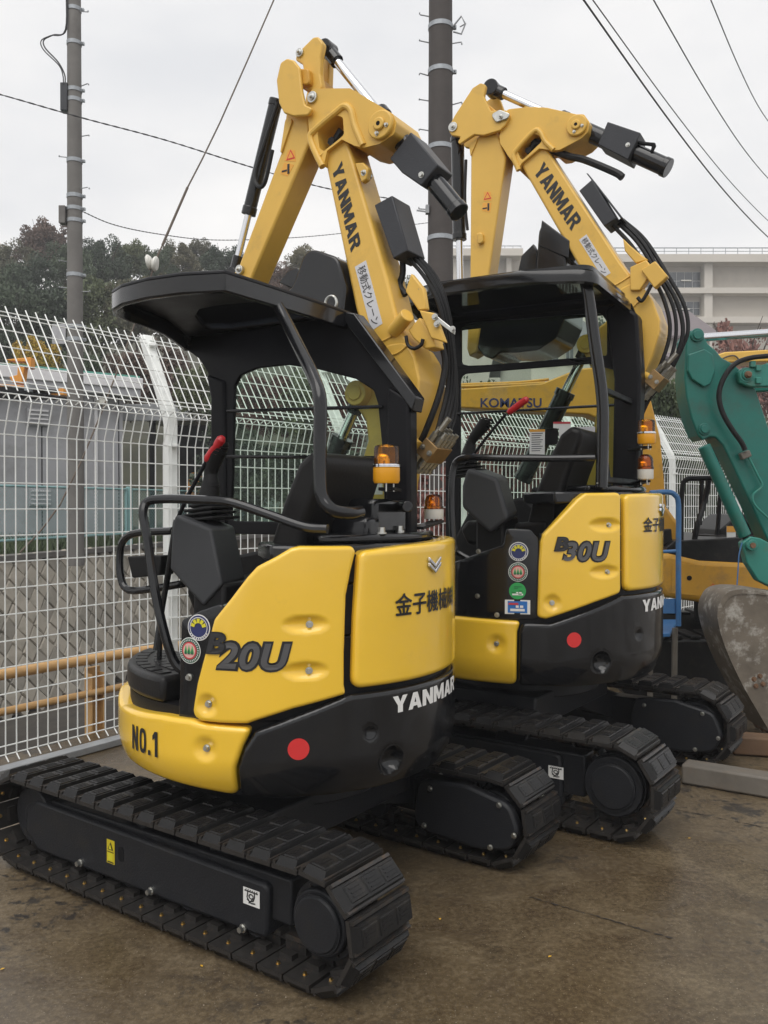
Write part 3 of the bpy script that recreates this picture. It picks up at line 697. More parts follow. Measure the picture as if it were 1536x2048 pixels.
    for k, (s, h) in enumerate(((.19, 0), (.165, .022), (.15, .04), (.12, .058), (.095, .074))):
        mb.box((jx, jy, jz + h), (s, s * .8, .011), Matrix.Rotation(.1, 3, 'Y')); mb.box((jx, jy, jz + h + .009), (s * .72, s * .58, .012))
    mb.build('lever_boot', 'black_plastic', con, bevel=.004)
    mb = MB(); k = c['joyt']; P_ = [(jx, jy, jz + .07), (jx - .01, jy, jz + .13), (jx + k * .3, jy, jz + .19), (jx + k, jy, jz + .27), (jx + k * 1.1, jy, jz + .30)]
    C_ = catmull(P_, 5); m = len(C_)
    for i, p in enumerate(C_[:-1]):
        ra = .046 - .022 * min(1, i / (m * .45)) if i < m * .45 else .024 + .013 * math.sin((i / m - .45) / .55 * math.pi * .8)
        rb_ = .046 - .022 * min(1, (i + 1) / (m * .45)) if i + 1 < m * .45 else .024 + .013 * math.sin(((i + 1) / m - .45) / .55 * math.pi * .8)
        mb.cyl(p, C_[i + 1], ra, rb_, n=14, cap=(i in (0, m - 2)))
    mb.build('joystick', 'black_plastic', con)
    mb = MB(); mb.tube(c['lever'], .008, 8); lv = mb.build('safety_lever', 'black_steel', root)
    a, b = Vector(c['grip'][0]), Vector(c['grip'][1]); d = (b - a)
    mb = MB(); mb.cyl(a, a + d * .1, .012, .017, n=14); mb.cyl(a + d * .1, a + d * .9, .017, .018, n=14, cap=False); mb.cyl(a + d * .9, b, .018, .010, n=14); mb.build('red_grip', 'red_plastic', lv)
    for nm, path, rr in c['rails']:
        mb = MB(); mb.tube(path, rr, 10, 5); mb.build(nm, 'black_gloss', root)
    # right console block and black plastics beside the seat
    mb = MB(); mb.prism(fillet([(-.05, c['zfl']), (.5, c['zfl']), (.48, c['zfl'] + .30), (.34, sz + .12), (.02, sz + .18), (-.08, sz + .1)], .04), -.17, -.02, 'uz'); mb.build('right_console', 'black_plastic', root, bevel=.015)
    mb = MB()
    for k in range(6): mb.box((.02 + k * .02, -.015, sz + .02 - k * .045), (.09, .012, .012), Matrix.Rotation(-.5, 3, 'Y'))
    mb.build('air_louvre', 'grey_plastic', root, bevel=.003)
    # ---- boom, head, arm
    b0, b1 = c['bv']
    mb = MB(); mb.prism(fillet(c['boom'], .03, 3), b0, b1, 'uz'); bo = mb.build('boom', 'boom_yellow', root, bevel=.014, seg=3)
    if c.get('knee'):
        mb = MB(); mb.prism(fillet(c['knee'], .05, 4), b0 + .004, b1 - .065, 'uz'); mb.build('knee_plate', 'boom_yellow', bo, bevel=.008)
    p, q = c['kneepin']; mb = MB(); mb.cyl((p[0], b0 - .02, p[1]), (p[0], b0 + .05, p[1]), .055, n=24); mb.cyl((p[0], b0 + .05, p[1]), (p[0], b0 + .058, p[1]), .034, n=20); mb.build('boom_pin', 'boom_yellow', bo, bevel=.004)
    h0, h1 = c['hv']
    hp = fillet(c['head'], .025, 4); oc = fillet(c['opening'], .02); ox = sum(q[0] for q in oc) / len(oc); oz = sum(q[1] for q in oc) / len(oc)
    oc = [(ox + (x - ox) * .93, oz + (z - oz) * .93) for x, z in oc]
    mb = MB(); ring(mb, hp, oc, h0, h0 - .10, 'uz'); mb.prism(hp, h0 - .1005, h1, 'uz'); hd = mb.build('boom_head', 'boom_yellow', root, bevel=.008, seg=2)
    mb = MB(); mb.tube(uz([(ox + .03, oz - .03), (ox, oz + .01), (ox - .02, oz + .03)], h0 - .06), .018, 8, 4); mb.cyl((ox + .02, h0 - .1, oz - .02), (ox + .02, h0 - .03, oz - .02), .02, n=6); mb.build('hose_elbow', 'hose', hd)
    mb = MB(); mb.tube(uz(c['rim'], h0), .016, 10, 5); mb.build('head_rim', 'boom_yellow', hd)
    p = c['boss']; mb = MB(); mb.cyl((p[0], h0 - .02, p[1]), (p[0], h0 + .022, p[1]), .062, n=30); mb.cyl((p[0], h0 + .02, p[1]), (p[0], h0 + .034, p[1]), .028, n=20); bs = mb.build('pivot_boss', 'boom_yellow', hd, bevel=.006)
    mb = MB(); mb.cyl((p[0], h0 + .034, p[1]), (p[0], h0 + .0345, p[1]), .010, n=12); mb.build('grease_hole_shade', 'shed_dark', hd)  # solid black disc, the dark of a bore given as colour
    bolts(hd, [((p[0] - .036, h0 + .022, p[1] - .012), (0, 1, 0), .007, .012), ((p[0] + .012, h0 + .022, p[1] - .038), (0, 1, 0), .007, .012)])
    for nm, poly, v0, v1, mt in c['plates']:
        mb = MB(); mb.prism(fillet(poly, .02, 4), v0, v1, 'uz'); mb.build(nm, mt, root, bevel=min(.006, abs(v1 - v0) * .3), seg=2)
    for (a, z), v, rad in c['washers']:
        mb = MB(); mb.cyl((a, v - .05, z), (a, v + .004, z), rad, n=24); mb.cyl((a, v + .004, z), (a, v + .009, z), rad * .62, n=20); mb.hexbolt((a, v + .008, z), (0, 1, 0), rad * .34, .012); mb.build('pin_washer', 'zinc', root, bevel=.002)
    a0, a1 = c['av']
    mb = MB(); mb.prism(c['arm'], a0, a1, 'uz'); ar = mb.build('arm', 'boom_yellow', root, bevel=.010, seg=2)
    for k, (poly) in enumerate(c['armlab']):
        mb = MB(); mb.prism(poly, a0, a0 + .0012 if a0 > a1 else a1 + .0012, 'uz'); lb = mb.build('warning_label', 'orange_sticker', ar, smooth=0)
        cx = sum(q[0] for q in poly) / 4; cz = sum(q[1] for q in poly) / 4
        mb = MB(); v = a0 + .0022
        if k == 0: mb.prism([(cx - .026, cz - .018), (cx + .026, cz - .018), (cx, cz + .028)], v - .0008, v, 'uz')
        else: mb.box((cx - .012, v, cz), (.012, .001, .045)); mb.box((cx + .012, v, cz - .005), (.03, .001, .008))
        mb.build('label_print', 'black_print' if k else 'red_sticker', lb, smooth=0)
        if k == 0: mb = MB(); mb.prism([(cx - .017, cz - .012), (cx + .017, cz - .012), (cx, cz + .018)], v, v + .0008, 'uz'); mb.build('label_inset', 'orange_sticker', lb, smooth=0)
    for nm, base, tip, sp, rb, rr in c['rams']: ram(root, nm, base, tip, sp, rb, rr)
    # lettering on the boom
    def onface(q, v): o, x, y = q; return quadfn((o[0], v, o[1]), (x[0] - o[0], 0, x[1] - o[1]), (y[0] - o[0], 0, y[1] - o[1]))
    blockword('boom_lettering', 'YANMAR', onface(c['btext'], b0 + .0015), 'black_print', bo, .09)
    P_ = c['klabel']; mb = MB(); mb.prism(P_, b0, b0 + .0015, 'uz'); kl = mb.build('crane_label', 'label_grey', bo, smooth=0)
    A, B_, C_, D_ = [Vector(q) for q in P_]     # bottom-left, top-left, top-right, bottom-right in reading direction
    ex = (D_ - A); ey = (B_ - A); o_ = A + ex * .045 + ey * .14
    lettering('crane_lettering', '移動式クレーン', quadfn((o_[0], b0 + .003, o_[1]), (ex[0] * .90, 0, ex[1] * .90), (ey[0] * .72, 0, ey[1] * .72)), 'black_print', kl)
    for nm, poly, v0, v1, mt in c['guards']:
        mb = MB(); mb.prism(poly, v0, v1, 'uz'); g = mb.build(nm, mt, root, bevel=.006)
    bolts(root, [((a, v, z), (0, 1, 0), .010, .012) for (a, z), v in c['gbolts']])
    for path in c['welds']:
        mb = MB(); mb.tube(path, .0055, 6, 3); mb.build('weld_seam', 'boom_yellow', bo)
    for nm, p, q, rr, mt in c.get('tubes', ()):
        mb = MB(); mb.cyl(p, q, rr, n=20); mb.build(nm, mt, root, bevel=.004)
    for path, rr in c['hoses']:
        mb = MB(); mb.tube(path, rr, 8, 6); mb.build('hydraulic_hose', 'hose', root)
    mb = MB(); mb.cyl(c['mtube'][0], c['mtube'][1], .024, n=18); mb.build('manifold_arm', 'boom_yellow', root, bevel=.003)
    o_, d_ = [Vector(q) for q in c['mani'][:2]]; d_.normalize(); s_ = Vector((0, 1, 0)); e_ = d_.cross(s_).normalized()
    Mx = Matrix((e_, s_, d_)).transposed()
    k = c['ms']
    mb = MB(); mb.box(o_, (.07 * k, .13 * k, .075 * k), Mx); mf = mb.build('hose_manifold', 'manifold', root, bevel=.003)
    mb = MB()
    for i in range(4):
        for j in (-1, 1):
            c_ = o_ + s_ * (i - 1.5) * .032 * k + e_ * j * .018 * k
            mb.cyl(c_ + d_ * .035 * k, c_ + d_ * .075 * k, .014 * k, n=6); mb.cyl(c_ + d_ * .075 * k, c_ + d_ * .10 * k, .010 * k, n=10)
            mb.cyl(c_ - d_ * .035 * k, c_ - d_ * .07 * k, .013 * k, n=6); mb.cyl(c_ - d_ * .07 * k, c_ - d_ * .085 * k, .009 * k, n=10); mb.cyl(c_ - d_ * .085 * k, c_ - d_ * .10 * k, .012 * k, n=6)
    c_ = o_ + s_ * .07 * k + d_ * .1 * k; mb.cyl(c_, c_ + d_ * .06 * k, .012 * k, n=10)
    mb.hexbolt(o_ + s_ * .066 * k + e_ * .02 * k, s_, .009, .012); mb.hexbolt(o_ + s_ * .066 * k - e_ * .02 * k, s_, .009, .012)
    mb.build('hose_coupling', 'coupling_steel', mf)
    # bucket
    mb = MB(); mb.prism(fillet(c['bucket'], .07, 6), c['kv'][0], c['kv'][1], 'uz'); mb.build('bucket', 'black_gloss', root, bevel=.01)
    for poly, v0, v1 in c['bteeth']:
        mb = MB(); mb.prism(poly, v0, v1, 'uz'); mb.build('bucket_ear', 'black_gloss', root, bevel=.006)
    # ---- beacons
    for p, rad, h, style in c['beacons']: beacon(root, p, rad, h, style)
    for a, b, wd in c['brackets']:
        mb = MB(); mb.bar(a, b, wd, .012); mb.build('beacon_bracket', 'black_steel', root, bevel=.002)
    c['canopy'](root, c)
    return root
# ================================================================ near excavator
mat('canopy_shell', (.010, .0105, .013), .45, var=.2, vs=5, rv=.08, spec=.3)
def canopy_near(root, c):
    zt = 2.33
    out = [(-.156, .566), (-.003, .623), (.155, .641), (.314, .622), (.42, .575), (.49, .51), (.53, .41), (.56, .28), (.62, .12), (.72, -.05), (.84, -.23), (.78, -.27), (-.15, -.27), (-.16, .0), (-.16, .3)]
    hole = fillet([(.42, .118), (.32, .2), (.21, .215), (.05, .185), (-.07, .10), (-.03, -.15), (.18, -.185), (.5, -.185), (.59, -.12)], .05)
    mb = MB(); ring(mb, out, hole, zt - .018, zt, 'uv'); rf_ = mb.build('canopy_roof', 'canopy_shell', root, bevel=.008)
    mb = MB(); n = len(out)
    cx, cy = .25, .15
    inn = [(cx + (x - cx) * .965, cy + (y - cy) * .965) for x, y in out]; inn2 = [(cx + (x - cx) * .90, cy + (y - cy) * .90) for x, y in out]
    vs = []
    for P_, z in ((out, zt - .016), (out, zt - .078), (inn, zt - .082), (inn2, zt - .055), (inn2, zt - .018)): vs += [(x, y, z) for x, y in P_]
    fs = [(i * n + k, i * n + (k + 1) % n, (i + 1) * n + (k + 1) % n, (i + 1) * n + k) for i in range(4) for k in range(n)]
    mb.add(vs, fs); mb.build('roof_rim', 'black_gloss', rf_, bevel=.005, norm=True, smooth=50)
    mb = MB(); mb.prism(hole, zt - .008, zt - .004, 'uv'); mb.build('skylight', 'smoked_pane', rf_, smooth=0)
    outer = [(.60, 1.36), (.625, 1.64), (.638, 2.02), (.66, 2.135), (.715, 2.20), (.83, 2.272), (.80, 2.31), (-.17, 2.31), (-.455, 1.95), (-.46, 1.70), (-.46, 1.36)]
    win = fillet([(.515, 1.42), (.505, 1.6), (.49, 2.05), (.453, 2.10), (.347, 2.125), (.175, 2.125), (.014, 2.093), (-.192, 2.034), (-.284, 1.978), (-.305, 1.92), (-.325, 1.748), (-.34, 1.42)], .03)
    mb = MB(); ring(mb, outer, win, -.226, -.204, 'uz'); sf = mb.build('side_frame', 'black_steel', root, bevel=.012, seg=3)
    mb = MB(); mb.prism(win, -.217, -.213, 'uz'); mb.build('side_window', 'clear_pane', sf, smooth=0)
    for z, z2 in ((1.935, 1.905), (1.722, 1.692)):
        mb = MB(); mb.cyl((.52, -.19, z), (-.34, -.19, z2), .008, n=10); mb.build('guard_bar', 'black_gloss', sf)
    # sloping rear corner of the roof
    mb = MB(); P_ = [(-.13, 2.325), (-.20, 2.31), (-.50, 1.935), (-.485, 1.875), (-.44, 1.93), (-.17, 2.25)]
    mb.prism(P_, -.265, -.185, 'uz'); mb.build('corner_gusset', 'black_gloss', sf, bevel=.006)
    mb = MB(); mb.prism([(-.35, 1.37), (-.47, 1.37), (-.468, 1.93), (-.36, 1.99)], -.262, -.188, 'uz'); mb.build('rear_post', 'black_steel', sf, bevel=.015, seg=3)
    mb = MB(); mb.prism([(.53, 1.0), (.64, 1.0), (.63, 2.0), (.66, 2.12), (.54, 2.08)], -.245, -.19, 'uz'); mb.build('front_post', 'black_steel', sf, bevel=.015, seg=3)
    mb = MB(); mb.tube([(-.13,.25,2.275),(-.209,.28,2.18),(-.331,.35,2.049),(-.423,.4,1.944),(-.471,.43,1.862),(-.471,.43,1.723),(-.471,.43,1.584),(-.481,.43,1.523),(-.517,.42,1.479),(-.549,.36,1.468),(-.551,.3,1.472)], .024, 12, 5); mb.build('rear_pillar', 'black_gloss', root)
    mb = MB()
    for k in range(26):
        a, b = k * math.tau / 25, (k + 1) * math.tau / 25
        if k < 25: mb.cyl((-.09 + .03 * math.cos(a), -.17, 2.362 + .03 * math.sin(a)), (-.09 + .03 * math.cos(b), -.17, 2.362 + .03 * math.sin(b)), .006, n=8)
    mb.build('lifting_eye', 'zinc', root)
    # labels on the side window
    mb = MB(); mb.box((-.30, -.215, 1.62), (.045, .002, .16)); mb.build('window_label', 'white_print', sf, smooth=0)
    # blocks behind the seat
    mb = MB(); mb.box((-.40, -.02, 1.45), (.18, .24, .14)); mb.box((-.40, .12, 1.40), (.2, .1, .10)); mb.build('rear_valve_block', 'black_gloss', root, bevel=.02)
    mb = MB(); mb.cyl((-.42, -.14, 1.49), (-.56, -.02, 1.49), .022); mb.build('stay_tube', 'black_gloss', root, bevel=.003)

M1 = dict(
 label='nearest yellow and black mini excavator lettered B20U and NO.1, beside the mesh fence', pos=(-.394, 3.64), th=58, tht=54.5, r=.69, g=.59, gr=.545, cc=1.57, Ro=.205, xo=.065, tubes=[('pivot_tube', (-.30, -.34, 2.245), (-.395, -.30, 2.30), .032, 'boom_yellow')], wd=.30, ns=38, zbot=.475, taper=.06,
 core=.6, zfl=.80, ztop=1.345, tv=.66,
 tframe=[(.815,.276),(-.491,.258),(-.484,.078),(.094,.074),(.795,.072),(.888,.138),(.88,.224)],
 tbolts=[(.505,.094),(.085,.092),(-.38,.088)], ticon=[(-.38,.228),(-.455,.172)], twarn=[(.342,.225),(.295,.135)],
 side=[(98.706,.783),(99.341,.763),(101.428,.748),(107.754,.747),(115.859,.749),(118.704,.761),(129.18,.8),(144.631,.84),(144.065,.871),(144.07,.991),(144.642,1.183),(146.169,1.268),(147.719,1.336),(146.557,1.354),(130.965,1.356),(128.528,1.35),(124.012,1.319),(118.764,1.287),(115.921,1.251),(110.824,1.174),(105.886,1.105),(103.1,.993),(100.207,.879)],
 sdents=[(*(132.675,1.089), .080, .030, .017), (*(132.522,.93), .080, .030, .017), (*(103.832,.808), .038, .038, .015)],
 hood=[(148.7, 1.335), (147.3, 1.1), (146.6, .855), (180, .855), (238, .855), (238, 1.36), (200, 1.365), (165, 1.35)],
 cw=[(118.246,.726),(114.922,.666),(113.008,.597),(112.549,.479)] + [(140, .475), (180, .475), (240, .475), (240, .838), (180, .838), (146.5, .838)] + [(144.053,.832),(130.955,.78)],
 cdents=[(*(152.154,.698), .03, .03, .012)],
 skirt=[(58.02,.726),(86.21,.749),(97.775,.75),(103.173,.74),(117.244,.736),(114.631,.673),(112.269,.595),(111.808,.483),(103.129,.493),(86.137,.506),(66.746,.517)] + [(40, .49), (-20, .49), (-20, .76), (40, .76)],
 kdents=[(*(103.158,.656), .042, .042, .016)],
 inner=[(92.733,1.09),(92.3,.984),(91.413,.731),(98.406,.716),(101.643,.817),(106.758,1.064),(108.401,1.16),(99.937,1.127)],
 holes=[(*(152.154,.698), .024), (*(159.953,.586), .052)],
 bolts=[(*(133.811,1.087), .673), (*(133.658,.928), .673), (*(103.833,.81), .677), (*(103.158,.656), .676), (*(96.018,.892), .66)],
 dot=(*(130.523,.664), .037),
 emblems=[('blue', *(99.567,1.069), .046), ('trees', *(96.229,.986), .046)],
 model=(106.6, 129.0, .929, 1.037), modeldz=-.003, modelb=(103.6, 110.0, .985, 1.063), model_no='20U',
 owner=(160.9, 196, 1.098, 1.178), maker=(159.9, 199, .752, .812, .004), fleet=(71.4, 85.5, .598, .688), chev=(179.2, 1.278, .048),
 dbolts=[(-.50, -.06, 1.39), (-.56, .17, 1.39)], seat=(-.20, .13, 1.15),
 cv=(.30, .50), con0=[(.16,1.459),(-.024,1.41),(-.079,1.203),(.014,1.118),(.129,1.204),(.188,1.253),(.176,1.413)],
 con1=[(.229,1.465),(.038,1.413),(-.02,1.208),(.077,1.114),(.197,1.198),(.259,1.249),(.237,1.456)],
 joy=(.10, .38, 1.44), joyt=-.05,
 lever=[(.261,.4,1.417),(.201,.4,1.516),(.131,.4,1.612),(.089,.4,1.669)], grip=[(.092,.4,1.666),(.007,.4,1.755)],
 rails=[('hand_rail', [(.009,.58,.879),(.059,.6,.922),(.089,.62,1.023),(.14,.62,1.184),(.189,.61,1.366),(.223,.6,1.468),(.218,.58,1.509),(.139,.57,1.519),(-.018,.55,1.515),(-.145,.53,1.507),(-.296,.49,1.461),(-.428,.46,1.42),(-.51,.44,1.414)], .017),
        ('front_guard_rail', [(.326,.35,1.391),(.529,.35,1.379),(.611,.35,1.348),(.636,.35,1.284),(.63,.35,1.189),(.581,.35,1.138),(.427,.35,1.153),(.263,.35,1.181)], .016),
        ('console_stay', [(.235,.42,1.437),(.254,.42,1.358),(.296,.42,1.159),(.319,.42,1.039),(.331,.42,.858)], .010), ('console_stay', [(.289,.4,1.257),(.331,.4,1.096),(.348,.42,.916)], .012)],
 bv=(-.335, -.505),
 boom=[(.069,3.087),(-.055,3.141),(-.271,2.481),(-.334,2.26),(-.391,2.179),(-.421,2.091),(-.433,2.014),(-.421,1.917),(-.396,1.818),(-.337,1.603),(-.316,1.431),(-.156,1.429),(-.108,1.607),(-.169,1.782),(-.156,1.871),(-.098,1.941),(-.092,2.019),(-.135,2.053),(-.204,2.066),(-.214,2.12),(-.17,2.2),(-.106,2.364)],
 knee=[(-.248,2.193),(-.366,2.194),(-.411,2.124),(-.435,2.026),(-.423,1.91),(-.396,1.812),(-.352,1.668),(-.26,1.605),(-.248,1.953)],
 welds=[[(-.228,-.334,2.203),(-.287,-.334,2.223),(-.337,-.334,2.244)], [(-.264,-.329,2.143),(-.328,-.329,2.15),(-.377,-.329,2.179)], [(.07,-.31,3.072),(.01,-.334,3.117),(-.056,-.334,3.136)]],
 kneepin=((-.135,1.987), 0),
 hv=(-.312, -.53),
 head=[(.143,3.336),(.12,3.389),(-.094,3.336),(-.205,3.254),(-.313,3.172),(-.334,3.129),(-.321,3.083),(-.247,3.058),(-.163,3.059),(-.111,3.081),(-.064,3.127),(.052,3.08),(.048,3.009),(.089,3.08),(.13,3.17),(.139,3.257)],
 opening=[(.093,3.188),(-.024,3.241),(-.059,3.221),(-.066,3.137),(.052,3.083),(.079,3.104)],
 rim=[(.057,3.022),(.093,3.088),(.125,3.165),(.098,3.196),(-.024,3.251),(-.064,3.264),(-.099,3.237),(-.12,3.164),(-.163,3.069)],
 boss=(-.26,3.132),
 plates=[('bucket_link_plate', [(.274,3.534),(.235,3.543),(.198,3.525),(.165,3.483),(.152,3.377),(.133,3.306),(.092,3.282),(.115,3.254),(.198,3.27),(.255,3.298),(.283,3.35),(.298,3.458)], -.28, -.30, 'boom_yellow'),
         ('bucket_link_plate', [(.274,3.534),(.235,3.543),(.198,3.525),(.165,3.483),(.152,3.377),(.133,3.306),(.092,3.282),(.115,3.254),(.198,3.27),(.255,3.298),(.283,3.35),(.298,3.458)], -.50, -.52, 'boom_yellow'),
         ('arm_head_plate', [(.069,3.589),(.097,3.626),(.124,3.63),(.18,3.601),(.218,3.582),(.227,3.555),(.185,3.524),(.171,3.454),(.162,3.399),(.07,3.376),(.086,3.454),(.085,3.527)], -.33, -.365, 'boom_yellow'),
         ('arm_head_plate', [(.178,3.664),(.131,3.658),(.114,3.631),(.126,3.565),(.131,3.452),(.217,3.474),(.207,3.548),(.188,3.612)], -.46, -.50, 'boom_yellow'),
         ('link_spacer', [(.213,3.499),(.128,3.477),(.119,3.401),(.203,3.422)], -.30, -.50, 'old_yellow'),
         ('arm_stiffener', [(.281,3.299),(.238,3.285),(.305,3.142),(.312,3.147)], -.325, -.335, 'boom_yellow')],
 washers=[((.197,3.578), -.325, .020), ((.111,3.345), -.305, .026), ((.561,2.633), -.32, .022), ((-.155,2.956), -.328, .014), ((-.426,2.414), -.36, .016)],
 av=(-.335, -.47), arm=[(.278,3.366),(.156,3.336),(.151,3.159),(.489,2.6),(.666,2.306),(.782,2.292),(.833,2.397),(.575,2.66),(.314,3.151)],
 armlab=[[(.294,3.105),(.227,3.087),(.232,3.141),(.27,3.153)], [(.318,3.049),(.275,3.029),(.237,3.074),(.294,3.097)]],
 rams=[('bucket_cylinder', (*(.394,-.4,3.438),), (*(.665,-.4,2.644),), .64, .032, .017),
       ('arm_cylinder', (*(-.577,-.42,2.736),), (*(.107,-.42,3.607),), .58, .042, .022),
       ('boom_cylinder', (*(.189,-.4,1.472),), (*(-.092,-.4,1.992),), .62, .048, .024)],
 btext=[(.021,3.009),(-.083,2.618),(-.033,3.038)], klabel=[(-.103,2.553),(-.162,2.573),(-.248,2.286),(-.191,2.26)],
 guards=[('cylinder_guard', [(-.377,3.097),(-.271,3.004),(-.332,2.931),(-.429,2.854),(-.511,2.927)], -.355, -.495, 'guard_grey'),
         ('boom_lamp_guard', [(-.197,2.813),(-.29,2.839),(-.37,2.587),(-.295,2.562)], -.345, -.50, 'guard_grey'),
         ('knee_bracket', [(-.455,2.312),(-.53,2.291),(-.582,2.163),(-.512,2.188)], -.29, -.315, 'boom_yellow'),
         ('knee_box', [(-.387,2.239),(-.444,2.288),(-.51,2.199),(-.522,2.154),(-.47,2.151),(-.413,2.203)], -.315, -.40, 'boom_yellow'),
         ('hose_clamp_strap', [(-.539,2.28),(-.629,2.207),(-.626,2.19),(-.533,2.26)], -.285, -.290, 'zinc'),
         ('hose_bracket', [(-.388,2.487),(-.408,2.463),(-.449,2.413),(-.465,2.323),(-.424,2.322),(-.359,2.413)], -.34, -.37, 'boom_yellow'),
         ('boom_lug', [(-.108,3.009),(-.151,3.003),(-.181,2.972),(-.168,2.925),(-.143,2.916)], -.325, -.36, 'boom_yellow'),
         ('work_lamp', [(.559,1.282),(.36,1.292),(.369,1.211),(.53,1.193)], .30, .38, 'black_plastic')],
 gbolts=[((-.431,2.901), -.355), ((-.536,2.273), -.283), ((-.545,2.242), -.283), ((-.618,2.213), -.283)],
 hoses=[([(-.285,-.42,2.621),(-.399,-.42,2.499),(-.471,-.42,2.378),(-.494,-.44,2.26),(-.482,-.5,2.13),(-.467,-.52,2.002),(-.464,-.46,1.865),(-.466,-.42,1.802)], .0095),
        ([(-.304,-.44,2.623),(-.408,-.44,2.509),(-.475,-.44,2.381),(-.493,-.47,2.255),(-.481,-.53,2.112),(-.469,-.54,1.982),(-.469,-.48,1.856),(-.47,-.44,1.799)], .009),
        ([(-.308,-.46,2.632),(-.414,-.46,2.513),(-.479,-.46,2.385),(-.49,-.5,2.249),(-.483,-.55,2.093),(-.476,-.55,1.961),(-.47,-.5,1.851),(-.474,-.46,1.795)], .009),
        ([(-.312,-.48,2.631),(-.423,-.48,2.505),(-.48,-.48,2.367),(-.484,-.53,2.222),(-.481,-.57,2.051),(-.478,-.56,1.917),(-.475,-.52,1.835)], .0085),
        ([(-.316,-.5,2.625),(-.427,-.5,2.496),(-.472,-.52,2.358),(-.478,-.56,2.205),(-.478,-.59,2.032),(-.476,-.58,1.897),(-.472,-.54,1.823)], .008),
        ([(-.506,-.4,2.178),(-.521,-.4,2.091),(-.503,-.38,1.963),(-.451,-.36,1.815),(-.402,-.36,1.721),(-.359,-.36,1.604)], .014),
        ([(-.273,-.44,2.694),(-.289,-.44,2.537),(-.273,-.44,2.473),(-.304,-.44,2.424)], .014),
        ([(-.387,-.3,2.212),(-.397,-.3,2.173),(-.426,-.3,2.155),(-.46,-.3,2.167),(-.47,-.3,2.191)], .008),
        ([(.36,-.37,3.407),(.425,-.37,3.267),(.496,-.37,3.103),(.476,-.36,3.031),(.424,-.35,3.034),(.378,-.35,3.179)], .010)],
 mtube=[(-.371,-.34,1.785),(-.446,-.3,1.742)], mani=((-.49,-.36,1.725), (-.66, 0, .75), 0), ms=1.05,
 bucket=[(.141,2.672),(-.032,2.6),(-.076,2.459),(-.059,2.327),(.023,2.223),(.223,2.219),(.342,2.325),(.341,2.466),(.222,2.498)], kv=(-.30, -.62),
 bteeth=[([(.337,2.544),(.283,2.591),(.23,2.599),(.198,2.581),(.201,2.547),(.236,2.496)], -.34, -.37)],
 beacons=[((-.60, .20, 1.575), .049, .138, 'tall'), ((-.45, -.43, 1.435), .041, .108, 'dome')],
 brackets=[((-.60, .20, 1.555), (-.45, -.10, 1.555), .06), ((-.47, -.43, 1.425), (-.47, -.25, 1.40), .06)],
 canopy=canopy_near)

